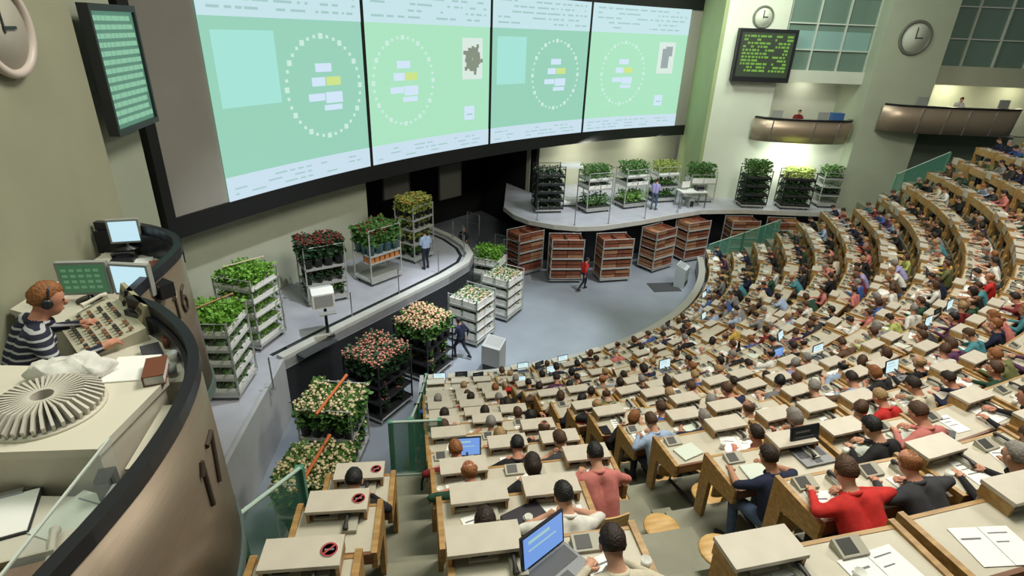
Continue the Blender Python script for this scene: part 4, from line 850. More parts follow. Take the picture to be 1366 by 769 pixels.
# brown crate trolleys in front of the stage
CR = MB().box(-.36, .36, -.45, .45, 0, .02).box(-.36, .36, -.45, -.43, .0, .17).box(-.36, .36, .43, .45, .0, .17).box(-.36, -.34, -.43, .43, .0, .17).box(.34, .36, -.43, .43, .0, .17).box(-.2, .2, -.455, -.45, .09, .13).mesh('crate', CRATE)
CR2 = CR.copy(); CR2.materials[0] = CRATEL
CI = [((.55, 25.95, 0), 38, 'at the tunnel side of the stage'), ((2.5, 25.2, 0), 6, 'behind the person in red'), ((4.85, 25.55, 0), 14, 'right of the person in red'), ((7.35, 27.2, 0), 38, 'third from right before the stage'), ((9.5, 28.75, 0), 28, 'second from right before the stage'), ((12.3, 29.3, 0), 6, 'half hidden by the tribune end'), ((14.6, 29.3, 0), 2, 'mostly hidden behind the tribune')]
for i, (loc, rz, wh) in enumerate(CI):
    t = cart('trolley stacked with brown crates, ' + wh, loc, R_(rz), 1.56, 1.0, 2.22, (.22, .74, 1.26, 1.78), DARKM if i % 2 else GALV)
    for s, z in enumerate((.22, .74, 1.26, 1.78)):
        for j in range(2):
            for x in (-.375, .375):
                tag(ob('crate', CR if random.random() < (.8 if i < 3 else .45) else CR2, None, cpt(t, x, -.01, z + j * .205 + .002), t.rotation_euler.z), 'brown crate, %s, layer %s, trolley ' % ('left' if x < 0 else 'right', ordn(2 * s + j + 1)) + wh, 'crate', 'brown crates on the trolley ' + wh)
            
# stage trolleys
ZS = 2.5
t = cart('dark stage trolley with white-speckled shelves by the tunnel', (1.65, 28.3, ZS), R_(12), 1.45, 1.05, 2.4, (.25, .66, 1.07, 1.48, 1.9), DARKM)
for z in (.25, .66, 1.07, 1.48, 1.9): tray(t, z, 'whitepots', 'on the dark stage trolley by the tunnel', 2, .1, .28, 120)
t = cart('pale stage trolley standing empty between two plant trolleys', (2.9, 29.6, ZS), R_(12), 1.2, 1.0, 2.2, (.25, 2.1), TRAYW)
t = cart('stage trolley with bushy green plants, first right of the empty trolley', (4.1, 28.7, ZS), R_(26), 1.5, 1.05, 2.1, (.25, 1.25, 1.7))
tray(t, 1.7, 'green', 'on top of the first bushy stage trolley', 2, .12, .62, 500, edge=TRAYW); tray(t, .25, 'green', 'low on the first bushy stage trolley', 2, .12, .55, 260); tray(t, 1.25, 'whitepots', 'in the middle of the first bushy stage trolley', 2, .2, .2, 60, edge=TRAYW)
t = cart('stage trolley with bushy green plants left of the person in lilac', (6.2, 29.8, ZS), R_(26), 1.5, 1.05, 2.1, (.25, 1.25, 1.7))
tray(t, 1.7, 'green', 'on top of the second bushy stage trolley', 2, .12, .65, 500, edge=TRAYW); tray(t, .25, 'bright', 'low on the second bushy stage trolley', 2, .12, .55, 260); tray(t, 1.25, 'whitepots', 'in the middle of the second bushy stage trolley', 2, .2, .2, 60, edge=TRAYW)
t = cart('stage trolley of yellow-green plants behind the person in lilac', (8.2, 31.2, ZS), R_(20), 1.4, 1.05, 2.0, (.25, .9, 1.55))
tray(t, 1.55, 'yellow', 'on the trolley behind the person in lilac', 2, .12, .6, 450, edge=TRAYW); tray(t, .9, 'green', 'inside the trolley behind the person in lilac', 2, .12, .3, 150); tray(t, .25, 'green', 'low on the trolley behind the person in lilac', 2, .12, .3, 150)
t = cart('stage trolley of green plants behind the packing table', (10.35, 31.5, ZS), R_(8), 1.5, 1.05, 1.6, (.25, 1.1))
tray(t, 1.1, 'green', 'behind the packing table', 2, .3, .95, 620, edge=TRAYW)
t = cart('dark green multi-tier plant trolley under the bronze balcony, left one', (13.1, 30.75, ZS), R_(2), 1.4, 1.0, 2.1, (.25, .72, 1.2, 1.66), DARKM)
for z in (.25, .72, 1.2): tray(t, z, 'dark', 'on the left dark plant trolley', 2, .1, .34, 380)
tray(t, 1.66, 'green', 'on top of the left dark plant trolley', 2, .1, .8, 800)
t = cart('dark green multi-tier plant trolley under the bronze balcony, right one', (15.4, 30.75, ZS), R_(-2), 1.6, 1.0, 2.1, (.25, .72, 1.2, 1.66), DARKM)
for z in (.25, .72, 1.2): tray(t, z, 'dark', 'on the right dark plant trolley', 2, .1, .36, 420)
tray(t, 1.66, 'yellow', 'on top of the right dark plant trolley', 2, .1, .5, 500)
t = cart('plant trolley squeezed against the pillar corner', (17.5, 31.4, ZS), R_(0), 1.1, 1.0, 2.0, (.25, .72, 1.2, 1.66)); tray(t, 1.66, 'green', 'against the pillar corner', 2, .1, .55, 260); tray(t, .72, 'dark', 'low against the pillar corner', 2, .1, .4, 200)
# packing table with machine
t = thing('packing_table', 'white packing table on the stage right of the person in lilac', 'table', (9.55, 30.1, ZS), R_(12))
MB().box(-.75, .75, -.4, .4, .86, .92).build('table_top', WHITE, t)
for x in (-.7, .7):
    for y in (-.35, .35): MB().box(x - .03, x + .03, y - .03, y + .03, 0, .86).build('leg', STEEL, t)
MB().box(-.2, .1, -.3, .2, .0, .5).box(-.16, .06, -.31, -.3, .1, .4, 1).build('cabinet', [GREYP, BLACKP], t)
t = thing('printer', 'small dark printer on the white packing table', 'printer', (9.95, 30.2, ZS + .92), R_(12)); MB().box(-.2, .2, -.18, .18, 0, .22).build('body', BLACKP, t); MB().box(-.15, .15, -.24, -.18, .04, .07).build('paper_tray', GREYP, t)
t = thing('monitor', 'pale flat monitor on the white packing table', 'monitor', (9.2, 30.2, ZS + .92), R_(20)); MB().lathe([(.1, 0), (.1, .015), (.02, .03), (.02, .12)], 12).build('stand', GREYP, t); MB().box(-.25, .25, -.02, .02, .12, .45).build('panel', WHITE, t)

# white lectern on the walkway, grey kiosks on the floor
t = thing('lectern', 'white monitor box on a dark post on the walkway', 'lectern', (-5.85, 15.55, ZP), R_(28))
MB().xprism([(-.3, 1.12), (.3, 1.05), (.32, 1.62), (-.1, 1.75), (-.3, 1.6)], -.33, .33).build('monitor_box', WHITE, t); MB().box(-.27, .27, -.312, -.298, 1.18, 1.56).build('screen', GREYP, t)
MB().tube([(.05, 0, .05), (.05, 0, 1.1)], .05, 10).build('post', DARKM, t); MB().box(-.1, .25, -.15, .15, 0, .05).build('foot', DARKM, t); MB().box(-.2, .3, -.55, -.33, 1.0, 1.03).build('keyboard_shelf', GREYP, t)
tag(MB().box(-.65, .65, -.5, .5, 0, .015).box(-.6, .6, -.45, .45, .015, .022).build('floor_mat', mat('mat_dark', (.05, .055, .058), .8), None, (-6.15, 15.0, ZP), R_(58)), 'dark rubber mat at the foot of the white lectern', 'mat')
def kiosk(label, loc, rz, h, mm):
    t = thing('kiosk', label, 'kiosk', loc, rz); MB().xprism([(-.25, 0), (.25, 0), (.25, h), (-.25, h * .82)], -.35, .35).build('body', mm, t); MB().box(-.28, .28, .0, .02, -.22, .22, 0, Matrix.Translation((0, 0, h * .92)) @ Matrix.Rotation(R_(-62), 4, 'X')).build('control_panel', GREYP, t); MB().box(-.3, .3, -.262, -.25, .1, .3).build('vent', DARKM, t)
kiosk('grey control kiosk near the parapet beside the peach flowers', (-.55, 16.9, 0), R_(-25), 1.25, mat('kiosk_grey', (.36, .37, .37), .5))
kiosk('pale blue-grey kiosk on the far side of the trading floor', (8.15, 25.0, 0), R_(60), 1.15, mat('kiosk_blue', (.42, .48, .50), .5))
tag(MB().box(-.7, .7, -.5, .5, 0, .015).box(-.65, .65, -.45, .45, .015, .02).build('floor_mat', MATS['mat_dark'], None, (7.3, 24.7, 0), R_(10)), 'dark rubber mat before the pale kiosk', 'mat')
for i, (x, y, h_) in enumerate([(-2.6, 24.6, .95), (-2.0, 26.0, 1.0), (-.6, 26.4, 1.7), (-.1, 25.2, 1.9)]):
    t = thing('tunnel_gate', 'steel gate frame at the tunnel mouth, %s from the walkway' % ordn(i + 1), 'gate', (x, y, 0 if i > 1 else 1.9), R_(-50 + i * 10))
    MB().tube([(-.4, 0, 0), (-.4, 0, h_), (.4, 0, h_), (.4, 0, 0)], .03, 6, 0, None, False).build('frame', STEEL, t); MB().tube([(-.4, 0, h_ * .5), (.4, 0, h_ * .5)], .02, 6).build('bar', STEEL, t)

# people working on the floor
STL = [((-.10, .03, .48), (-.10, -.02, .09)), ((.10, .10, .48), (.12, .06, .09))]
tpl('stand', lean=6, headp=6, hipz=.92, arms=[((-.25, .02, 1.12), (-.22, .24, 1.02)), ((.25, .02, 1.12), (.20, .26, 1.05))], legs=STL)
tpl('walk', lean=8, headp=10, hipz=.92, arms=[((-.26, .10, 1.12), (-.22, .32, 1.10)), ((.27, -.12, 1.14), (.25, -.10, .90))], legs=[((-.10, .24, .50), (-.10, .20, .10)), ((.10, -.06, .50), (.10, -.34, .14))])
place_person('walk', 'person in a red jacket walking on the trading floor', (3.3, 24.0, 0), R_(-60), 'red', 0, 5, 'short', 0, .97)
place_person('stand', 'person in a lilac top and blue trousers on the stage', (7.35, 29.2, ZS), R_(-40), 'lilac', 2, 0, 'short', 0, 1.0)
place_person('stand', 'person in pale blue beside the yellow-flower trolley on the walkway', (-3.55, 21.3, ZP), R_(40), 'pale blue', 0, 0, 'short', 0, 1.0)
place_person('walk', 'person in navy pushing the peach flower trolley', (-1.75, 17.6, 0), R_(60), 'navy', 0, 5, 'short', 1, .97)
place_person('stand', 'person in dark clothes standing in the tunnel mouth', (-2.6, 27.6, 0), R_(170), 'charcoal', 1, 4, 'short', 0, 1.0)

# black bag hung on the balustrade, jacket and bag in the aisle
def bag(label, loc, rz, sc=1.0):
    t = thing('shoulder_bag', label, 'bag', loc, rz); t.scale = (sc,) * 3
    MB().ell((0, 0, .2), (.22, .11, .2), 14, 10, 0, None, lambda p: (p.x * (1.1 if p.z < .2 else .95), p.y, max(p.z, .01))).build('body', SH['black'], t)
    MB().tube([(-.2, 0, .25), (-.17, 0, .55), (0, 0, .72), (.17, 0, .55), (.2, 0, .25)], .015, 6).build('strap', BLACKP, t); MB().box(-.15, .15, -.125, -.1, .1, .26).build('pocket', SH['charcoal'], t)
bag('black shoulder bag on the floor at the glass end of the left aisle', tuple(pol(22.75, -81.75, TMID[7] + .02)), R_(70), 1.25)
bag('black shoulder bag on the aisle floor beside the right-hand desks', tuple(pol(23.9, -76.2, TMID[8])), R_(20), 1.2)
# wooden swivel seats swung out into the aisle
def loose_seat(label, R, a, z):
    t = thing('swing_seat', label, 'seat', pol(R, a, z), R_(a + 90), 'swing seats in the aisle'); d = desk_meshes(1.36); ob('seat', d['seat'], t); ob('post', MB().tube([(0, 0, 0), (0, 0, .44)], .028, 8).lathe([(.14, 0), (.14, .02)], 12).mesh('post', DARKM), t)
loose_seat('round wooden swing seat in the aisle, nearest the camera', 26.25, -76.1, TMID[11]); loose_seat('round wooden swing seat in the aisle, second from the camera', 25.45, -76.25, TMID[10]); loose_seat('round wooden swing seat in the aisle, farthest from the camera', 24.45, -76.4, TMID[9])

# ------------------------------------------------------------------ auctioneers' booths at left
ZR = 9.0
RIM17 = [(-1.85, -.6), (-1.72, .5), (-1.69, 1.49), (-1.68, 1.74), (-1.69, 2.11), (-1.77, 2.59), (-1.94, 3.06), (-2.21, 3.43), (-2.59, 3.76), (-2.91, 3.92)]
RIM16 = [(-2.93, 3.95), (-2.98, 4.25), (-3.02, 4.55), (-3.12, 4.98), (-3.39, 5.33), (-3.86, 5.57), (-4.36, 5.60)]
def smooth(pts, n=4):
    out = []; P = [Vector(p) for p in pts]
    for i in range(len(P) - 1):
        p0, p1, p2, p3 = P[max(i - 1, 0)], P[i], P[i + 1], P[min(i + 2, len(P) - 1)]
        for k in range(n):
            t = k / n; q = .5 * ((2 * p1) + (p2 - p0) * t + (2 * p0 - 5 * p1 + 4 * p2 - p3) * t * t + (3 * p1 - p0 - 3 * p2 + p3) * t ** 3); out.append((q.x, q.y))
    out.append(tuple(P[-1])); return out
def booth(label, rim, number, npos, zb, back):
    t = thing('auction_booth', label, 'balcony', (0, 0, 0)); S = offset(smooth(rim), .07)
    o0 = offset(S, -.02); o1 = offset(S, -.05); i0 = offset(S, .0); n = len(S); m = MB()
    vs = [(x, y, ZR - .06) for x, y in o0] + [(x, y, zb) for x, y in o1] + [(x, y, ZR - .06) for x, y in i0] + [(x, y, zb) for x, y in offset(S, -.02)]; fs = []
    for k in range(n - 1): fs += [(k, n + k, n + k + 1, k + 1), (2 * n + k, 2 * n + k + 1, 3 * n + k + 1, 3 * n + k), (k, k + 1, 2 * n + k + 1, 2 * n + k), (n + k, 3 * n + k, 3 * n + k + 1, n + k + 1)]
    fs = [f[::-1] for f in fs]
    m.add(vs, fs, 0, None, True).build('metal_front', BRUSH, t)
    MB().wall(offset(S, -.03), ZR - .06, ZR + .03, .065).build('rim', RIM, t)
    MB().wall(offset(S, -.07), zb - .08, zb + .02, .08).build('lower_edge', mat('edge_teal', (.10, .14, .13), .4), t)
    MB().wall(offset(S, .04), ZR - .30, ZR - .06, .03).build('inner_lining', RIM, t)
    MB().prism(offset(S, .0) + back, zb, zb + .06).build('floor_plate', mat('booth_floor', (.10, .11, .10), .7), t)
    return t
b17 = booth('auctioneer booth 17 with a bronze front, nearest at left', RIM17, '17', None, 7.5, [(-4.02, 4.0), (-3.1, -.6)])
b16 = booth('auctioneer booth 16 with a bronze front, behind booth 17', RIM16, '16', None, 7.5, [(-4.05, 3.95)])
def digits(s, parent, rim, idx, z, h, name, shift=0):
    S = offset(smooth(rim), .07); o0 = [Vector((*p, ZR - .06)) for p in offset(S, -.026)]; o1 = [Vector((*p, 7.5)) for p in offset(S, -.058)]
    L = 0; arc = [0]
    for k in range(len(S) - 1): L += (o0[k + 1] - o0[k]).length; arc.append(L)
    def P(u, zz):
        k = 0
        while k < len(arc) - 2 and arc[k + 1] < u: k += 1
        f = (u - arc[k]) / (arc[k + 1] - arc[k]); a_ = o0[k].lerp(o0[k + 1], f); b_ = o1[k].lerp(o1[k + 1], f); return a_.lerp(b_, (ZR - .06 - zz) / (ZR - .06 - 7.5))
    F = {'1': [(.45, 0, .45, 1), (.45, 1, .22, .78)], '7': [(.05, 1, .85, 1), (.85, 1, .4, 0)], '6': [(.8, .95, .35, .8), (.35, .8, .12, .35), (.12, .35, .3, .02), (.3, .02, .7, .02), (.7, .02, .85, .3), (.85, .3, .7, .55), (.7, .55, .18, .5)]}
    m = MB(); u0 = arc[idx] + shift
    for i, ch in enumerate(s):
        for (a_, b_, c_, d_) in F[ch]:
            p = P(u0 + (i * .62 + a_ * .55 - .6) * h, z + b_ * h); q = P(u0 + (i * .62 + c_ * .55 - .6) * h, z + d_ * h); m.tube([p, q], .016 * h / .3, 6)
    m.build(name, mat('number_paint', (.05, .035, .025), .6), parent)
digits('17', b17, RIM17[::1], 22, 8.26, .34, 'number_17', -.14)
digits('16', b16, RIM16[::1], 9, 8.46, .26, 'number_16', .0)

# booth 17 furnishings
CABP = [(-2.06, 2.36), (-2.14, 2.95), (-2.36, 3.20), (-2.66, 3.12), (-3.3, 2.75), (-3.3, 2.26), (-2.62, 2.26)]
t = thing('cream_cabinet', 'long cream cabinet with the ribbed dome on top, in booth 17', 'cabinet', (0, 0, 0))
cabpoly = [(-2.15, 2.30), (-2.16, 2.92), (-2.35, 3.02), (-3.35, 2.98), (-3.35, 2.24), (-2.66, 2.24)]
MB().prism(cabpoly, 7.56, 8.88).build('body', CREAM, t); MB().prism([(x + (.02 if x > -2.3 else -.02 if x < -3 else 0), y + (.02 if y > 2.6 else -.02)) for x, y in cabpoly], 8.88, 8.93).build('worktop', mat('worktop_cream', (.66, .62, .52), .4), t)
t = thing('ribbed_dome', 'round ribbed cream dome on the cream cabinet', 'ventilator', (-2.62, 2.58, 8.93))
MB().lathe([(.29, 0), (.29, .015), (.26, .02), (.26, 0)], 40).build('base_ring', CREAM, t); MB().lathe([(.27, .005), (.27, .015), (.05, .02)], 32).build('dark_core', mat('core_grey', (.16, .15, .14), .7), t)
fin = MB().add([(.055, -.005, .02), (.275, -.008, .02), (.285, -.008, .06), (.20, -.007, .115), (.055, -.005, .105), (.055, .005, .02), (.275, .008, .02), (.285, .008, .06), (.20, .007, .115), (.055, .005, .105)], [(0, 1, 2, 3, 4), (9, 8, 7, 6, 5), (0, 5, 6, 1), (1, 6, 7, 2), (2, 7, 8, 3), (3, 8, 9, 4), (4, 9, 5, 0)]).mesh('fin', mat('fin_cream', (.56, .53, .46), .5))
for k in range(40): ob('fin', fin, t, (0, 0, 0), 2 * PI * k / 40)
t = thing('booth_desk', 'cream desk carrying the control console in booth 17', 'desk', (0, 0, 0))
dk = [(-2.1, 3.12), (-2.3, 3.40), (-2.62, 3.68), (-2.95, 3.86), (-3.1, 4.55), (-4.12, 4.55), (-4.06, 4.0), (-3.25, 3.72), (-2.68, 3.05), (-2.36, 3.05)]
MB().prism(dk, 8.74, 8.79).build('desktop', mat('desk_cream', (.60, .56, .47), .4), t); MB().prism([(x * .985 - .03, y * .99 + .03) for x, y in dk], 7.56, 8.74).build('base', CREAM, t)
t = thing('low_desk', 'low cream desk nearest the camera in booth 17', 'desk', (0, 0, 0))
ld = [(-1.78, .3), (-1.76, 1.5), (-1.78, 2.2), (-2.05, 2.22), (-2.66, 2.2), (-3.4, 2.2), (-3.3, .3)]
MB().prism(ld, 8.62, 8.66).build('desktop', mat('low_desk_cream', (.58, .55, .47), .4), t); MB().prism([(-1.95, .4), (-1.95, 2.1), (-3.2, 2.1), (-3.2, .4)], 7.56, 8.62).build('base', CREAM, t)
# ledge of the booth with red, brown and cream odds and ends
for i, (x, y, z, sx, sy, sz, mm, lab) in enumerate([(-2.04, 2.60, 8.66, .06, .28, .10, 'CREAM', 'long cream box inside the rim of booth 17'), (-1.96, 2.06, 8.66, .05, .16, .09, 'GREYP', 'grey document tray inside the rim of booth 17')]):
    t = tag(MB().box(-sx, sx, -sy, sy, 0, sz).box(-sx - .005, sx + .005, -sy - .005, sy + .005, sz, sz + .012).build('storage_box', MATS['cream_plastic'] if mm == 'CREAM' else GREYP, None, (x, y, z), R_(12)), lab, 'box')
def book(label, loc, rz, s, cov, rx=0):
    t = thing('binder', label, 'book', loc, rz); t.rotation_euler = (rx, 0, rz); a_, b_, c_ = s
    MB().box(-a_, a_, -b_, b_, 0, .006).box(-a_, a_, -b_, b_, c_ - .006, c_).box(-a_, -a_ + .008, -b_, b_, .006, c_ - .006).build('cover', cov, t); MB().box(-a_ + .008, a_ - .006, -b_ + .008, b_ - .008, .006, c_ - .006).build('pages', PAPER, t)
book('brown binder on the rim ledge of booth 17', (-2.22, 2.96, 8.93), R_(25), (.06, .12, .07), mat('binder_brown', (.15, .05, .025), .6))
book('red binder on the rim ledge of booth 17', (-2.36, 3.16, 8.79), R_(30), (.05, .11, .05), mat('binder_red', (.40, .08, .05), .6))
book('dark binder at the end of the control console', (-2.54, 3.40, 8.79), R_(40), (.06, .1, .05), mat('binder_dark', (.05, .05, .06), .6))
for i, (x, y) in enumerate([(-2.34, 3.32), (-2.50, 3.52), (-2.26, 3.16)]):
    tag(MB().lathe([(.026, 0), (.034, .09), (.031, .09), (.024, .01)], 12).build('cup', [WHITE, mat('cup_brown', (.2, .07, .04), .5), GREYP][i], None, (x, y, 8.79)), '%s cup beside the rim of booth 17' % ['white', 'brown', 'grey'][i], 'cup')
# console
t = thing('control_console', 'sloping cream control console with dark keys in booth 17', 'console', (-3.08, 3.66, 8.79), R_(-42))
MB().xprism([(-.2, 0), (.22, 0), (.22, .11), (-.2, .03)], -.33, .33).build('body', mat('console_cream', (.50, .47, .36), .45), t)
MB().xprism([(.22, 0), (.30, 0), (.29, .24), (.26, .24), (.22, .11)], -.33, .24).build('upright_panel', mat('console_olive', (.34, .31, .20), .5), t)
kk = MB().box(-.016, .016, -.014, .014, 0, .012).mesh('key', mat('key_dark', (.05, .05, .045), .5)); kl = MB().box(-.016, .016, -.014, .014, 0, .012).mesh('key', mat('key_brown', (.22, .12, .07), .5))
for i in range(12):
    for j in range(5):
        if random.random() < .8: ob('key', random.choice((kk, kk, kl)), t, (-.28 + i * .05, -.14 + j * .07, .045 + .2 * (.06 + j * .07) * .95), 0, R_(10.8))
for i in range(8): ob('indicator', MB().box(-.022, .022, -.004, .0, -.02, .02).mesh('indicator', mat('indicator_dark', (.06, .05, .03), .4)), t, (-.28 + i * .066, .241, .18), 0, R_(-12))
t = thing('keyboard_box', 'cream telephone box left of the control console', 'telephone', (-3.28, 3.98, 8.79), R_(-25)); MB().xprism([(-.12, 0), (.12, 0), (.12, .08), (-.12, .03)], -.14, .14).build('body', MATS['console_cream'], t); MB().tube([(-.1, -.09, .09), (-.1, -.04, .1), (-.1, .06, .12), (-.1, .1, .11)], [.025, .015, .015, .025], 8).build('handset', CREAM, t)
def monitor(label, loc, rz, c, wd=.34, ht=.28):
    t = thing('monitor', label, 'monitor', loc, rz); MB().lathe([(.11, 0), (.11, .012), (.02, .025), (.02, .1)], 14).build('stand', BLACKP, t)
    MB().box(-wd / 2, wd / 2, -.02, .03, .06, .06 + ht).build('case', GREYP, t); MB().box(-wd / 2 + .02, wd / 2 - .02, -.024, -.02, .08, .04 + ht).build('screen', c, t); return t
MG = emit('monitor_green', lin(52, 92, 62), 1.0); MW = emit('monitor_white', lin(190, 224, 236), 1.05)
t = monitor('monitor with green tables in front of the striped-shirt person', (-3.55, 4.22, 8.79), R_(10), MG, .38, .29)
mb = MB()
for r in range(4):
    for c in range(5): mb.box(-.15 + c * .06, -.11 + c * .06, -.0265, -.0245, .12 + r * .05, .145 + r * .05)
mb.build('screen_tables', emit('monitor_green_text', lin(84, 124, 92), 1), t)['kind'] = 'stuff'
monitor('monitor with pale blue-white screen in booth 17', (-3.17, 4.24, 8.79), R_(-2), MW, .33, .28)
monitor('monitor with pale screen on the far desk of booth 16', (-3.98, 5.40, 8.80), R_(18), MW, .29, .25)
tag(MB().box(-.13, .13, -.15, .15, 0, .004).box(-.1, .1, .1, .12, .004, .005, 1).box(-.1, .05, .02, .03, .004, .005, 1).build('paper_sheet', [PAPER, INK], None, (-2.50, 3.24, 8.792), R_(-28)), 'white sheet on the booth 17 desk beside the hand', 'paper')
tag(MB().box(-.13, .13, -.15, .15, 0, .01).build('paper_sheet', PAPER, None, (-2.42, 3.02, 8.93), R_(12)), 'white sheet pile on the cream cabinet beside the dome', 'paper')
tag(MB().box(-.3, .3, -.08, .08, 0, .004).build('paper_sheet', PAPER, None, (-3.2, 4.05, 8.792), R_(0)), 'long white sheet under the two monitors', 'paper')
# heap of white cloth behind the person
tag(MB().ell((0, 0, .05), (.24, .13, .075), 20, 12, 0, None, lambda p: (p.x + .03 * math.sin(p.y * 40), p.y + .03 * math.sin(p.x * 25), max(0, p.z + .018 * math.sin(p.x * 60 + p.y * 45)))).build('white_cloth', mat('cloth_white', (.66, .63, .55), .9, bump=.3, scale=30), None, (-2.72, 2.92, 8.93), R_(14)), 'crumpled white cloth between the dome and the striped-shirt person', 'cloth')
# low desk items
t = thing('clipboard', 'clipboard with white sheets on the low desk', 'clipboard', (-2.52, 2.06, 8.662), R_(28)); MB().box(-.13, .13, -.17, .17, 0, .008).build('board', DARKM, t); MB().box(-.12, .12, -.16, .15, .008, .014).build('sheets', PAPER, t); MB().box(-.05, .05, .14, .17, .008, .028).build('clip', STEEL, t)
tag(MB().box(-.12, .12, -.15, .15, 0, .005).box(-.09, .09, .09, .1, .005, .006, 1).build('paper_sheet', [PAPERG, INK], None, (-2.18, 2.08, 8.662), R_(-15)), 'greenish sheet on the low desk', 'paper')
t = thing('telephone', 'cream telephone with dark keys on the low desk', 'telephone', (-2.0, 1.86, 8.662), R_(30)); MB().xprism([(-.11, 0), (.11, 0), (.11, .07), (-.11, .03)], -.12, .12).build('body', CREAM, t); MB().box(-.03, .07, -.06, .04, .05, .06).build('keypad', GREYP, t); MB().tube([(-.08, -.1, .08), (-.08, -.05, .09), (-.08, .06, .11), (-.08, .1, .1)], [.026, .016, .016, .026], 8).build('handset', CREAM, t)
t = thing('file_box', 'open cream file box on the low desk', 'box', (-2.1, 1.62, 8.662), R_(24)); MB().box(-.15, .15, -.12, .12, 0, .01).box(-.15, .15, -.12, -.11, .01, .13).box(-.15, .15, .11, .12, .01, .13).box(-.15, -.14, -.11, .11, .01, .13).box(.14, .15, -.11, .11, .01, .13).build('box', MATS['console_cream'], t); MB().box(-.13, .13, -.09, .09, .01, .1).build('files', mat('files_brown', (.20, .10, .05), .7), t)
# clear screens standing on the booth ledge
t = thing('glass_screen', 'clear glass wind screen on the inner ledge of booth 17', 'glass', (0, 0, 0)); MB().wall([(-1.92, 1.3), (-2.06, 2.30)], 8.66, 8.98, .008).build('pane', glass('clear_glass', (.6, .68, .64), .14), t); MB().wall([(-1.92, 1.3), (-2.06, 2.30)], 8.98, 8.99, .012).build('edge', mat('glass_edge', (.55, .60, .55), .3), t)
tag(MB().box(-.04, .04, -.05, .05, 0, .14).box(-.03, .03, -.055, -.05, .02, .12).build('loudspeaker', BLACKP, None, (-2.1, 2.24, 8.66), R_(20)), 'small black loudspeaker at the corner of the cream cabinet', 'loudspeaker')
tag(MB().box(-.09, .09, -.06, .06, 0, .13).box(-.07, .07, -.065, -.06, .02, .11).build('loudspeaker', BLACKP, None, (-3.02, 4.36, 8.79), R_(-30)), 'dark loudspeaker right of the white monitor', 'loudspeaker')

# striped auctioneer and chair
ms = bpy.data.materials.new('navy_stripes'); ms.use_nodes = True; nt = ms.node_tree; b = nt.nodes['Principled BSDF']; b.inputs['Roughness'].default_value = .85
tc = nt.nodes.new('ShaderNodeTexCoord'); wv = nt.nodes.new('ShaderNodeTexWave'); wv.bands_direction = 'Z'; wv.inputs['Scale'].default_value = 7.2; wv.inputs['Distortion'].default_value = .6
rp = nt.nodes.new('ShaderNodeValToRGB'); rp.color_ramp.interpolation = 'CONSTANT'; rp.color_ramp.elements[0].color = (.012, .015, .035, 1); rp.color_ramp.elements[1].color = (.42, .42, .44, 1); rp.color_ramp.elements[1].position = .78
nt.links.new(tc.outputs['Object'], wv.inputs['Vector']); nt.links.new(wv.outputs['Color'], rp.inputs[0]); nt.links.new(rp.outputs[0], b.inputs['Base Color'])
tpl('auctioneer', lean=22, headp=8, heady=-8, twist=-4, arms=[((-.34, .20, .76), (-.14, .44, .80)), ((.36, .16, .76), (.34, .42, .80))], legs=SIT, vox=.013, build=1.12)
au = place_person('auctioneer', 'person in a navy striped shirt and headset at the booth desk', (-3.42, 3.26, 8.03), R_(-38), 'navy', 0, 2, 'short', 2, 1.03, None, ms)
hdm = au
hs = MB().tube([(.098 * math.cos(th), -.01, .125 * math.sin(th)) for th in [R_(10 + 16 * k) for k in range(11)]], .008, 6).ell((.092, -.01, .0), (.022, .036, .036), 10, 8).ell((-.092, -.01, .0), (.022, .036, .036), 10, 8)
m_, hd_ = None, None
Rh = Matrix.Rotation(R_(-12), 3, 'Z') @ Matrix.Rotation(R_(-(22 * .45 + 8)), 3, 'X'); Rl = Matrix.Rotation(R_(-4), 3, 'Z') @ Matrix.Rotation(R_(-22), 3, 'X')
hb = Vector((0, 0, .52)) + Rl @ Vector((0, .02, .545)); hc = hb + Rh @ Vector((0, .025, .105)); hdM = Matrix.Translation(hc) @ Rh.to_4x4()
hm = hs.mesh('headset', BLACKP); hm.transform(hdM); o = ob('headset', hm, au); o['label'] = 'black headset'
t = thing('office_chair', 'navy office chair under the striped-shirt person', 'chair', (-3.46, 3.22, 7.98), R_(-38))
MB().box(-.22, .22, -.2, .24, .40, .47).build('seat', SH['navy'], t)
MB().add([(-.2, -.24, .52), (.2, -.24, .52), (.22, -.30, .98), (-.22, -.30, .98), (-.2, -.30, .52), (.2, -.30, .52), (.22, -.36, .98), (-.22, -.36, .98)], [(0, 1, 2, 3), (7, 6, 5, 4), (0, 4, 5, 1), (3, 2, 6, 7), (0, 3, 7, 4), (1, 5, 6, 2)]).build('backrest', SH['navy'], t)
MB().tube([(0, 0, .06), (0, 0, .42)], .03, 8).tube([(0, -.1, .40), (0, -.30, .42), (0, -.33, .6)], .02, 6).build('post', BLACKP, t)
for k in range(5): MB().tube([(0, 0, .08), (.27 * math.cos(k * 1.2566), .27 * math.sin(k * 1.2566), .05)], .02, 6).ell((.27 * math.cos(k * 1.2566), .27 * math.sin(k * 1.2566), .03), (.03, .03, .03), 8, 6).build('leg', BLACKP, t)
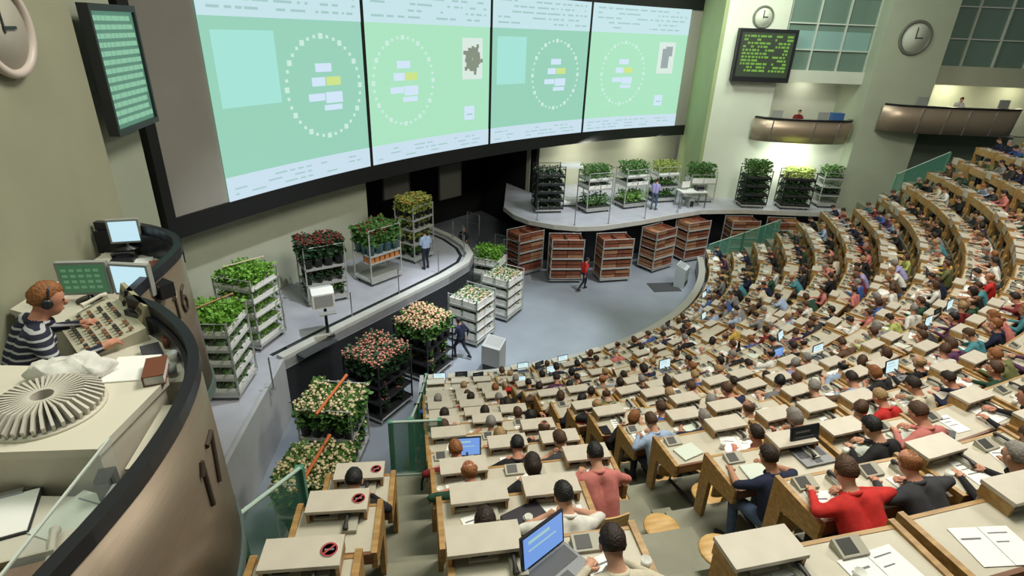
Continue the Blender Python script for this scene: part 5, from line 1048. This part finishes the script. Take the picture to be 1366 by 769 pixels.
# booth 16 desk with clutter
t = thing('booth_desk', 'cream desk with clutter in booth 16', 'desk', (0, 0, 0)); d16 = [(-3.05, 4.55), (-3.2, 4.95), (-3.45, 5.25), (-3.9, 5.45), (-4.3, 5.48), (-4.25, 5.1), (-3.75, 4.95), (-3.55, 4.56)]
MB().prism(d16, 8.66, 8.71).build('desktop', MATS['desk_cream'], t); MB().prism([(x - .03, y - .0) for x, y in d16], 7.56, 8.66).build('base', CREAM, t)
for i, (x, y, rz, s, c, lab) in enumerate([(-3.5, 5.08, 30, (.08, .12, .06), 'binder_brown', 'brown binder on the booth 16 desk'), (-3.35, 4.86, 20, (.1, .07, .05), 'binder_dark', 'dark binder on the booth 16 desk')]): book(lab, (x, y, 8.71), R_(rz), s, MATS[c])
tag(MB().box(-.1, .1, -.14, .14, 0, .012).build('paper_sheet', PAPER, None, (-3.75, 5.2, 8.712), R_(30)), 'white sheet pile on the booth 16 desk', 'paper')
t = thing('telephone', 'dark telephone on the booth 16 desk', 'telephone', (-3.95, 5.25, 8.71), R_(20)); MB().box(-.1, .1, -.09, .09, 0, .05).build('body', BLACKP, t); MB().tube([(-.1, 0, .07), (-.05, 0, .085), (.05, 0, .085), (.1, 0, .07)], [.024, .015, .015, .024], 8).build('handset', BLACKP, t)

# people and things in the far balconies
for (tp, lab, x, y, z, sh, hr) in [('upright', 'person in dark red in the balcony above the plant trolleys', 15.2, YW - .15, 6.35, 'dark red', 0), ('upright', 'person in white in the balcony right of the pillar', 23.3, YW - .6, 7.35, 'white', 0)]:
    place_person(tp, lab, (x, y, z), R_(175), sh, 0, hr, 'short', 0)
for lab, x, y, z, cc in [('dark monitor at the left end of the left balcony', 13.9, YW - .55, 7.1, BLACKP), ('dark monitor at the left end of the right balcony', 20.9, YW - 1.3, 8.12, BLACKP), ('grey monitor in the middle of the left balcony', 16.3, YW - .7, 7.1, GREYP), ('grey monitor in the middle of the right balcony', 25.2, YW - 1.2, 8.12, GREYP)]:
    monitor(lab, (x, y, z), R_(180), cc, .55, .42)
tag(MB().box(-.3, .3, -.2, .2, 0, .4).box(-.31, .31, -.21, .21, .4, .44).build('storage_box', mat('box_blue', (.05, .14, .36), .5), None, (17.1, YW - .55, 7.12)), 'blue box at the right end of the left balcony', 'box')
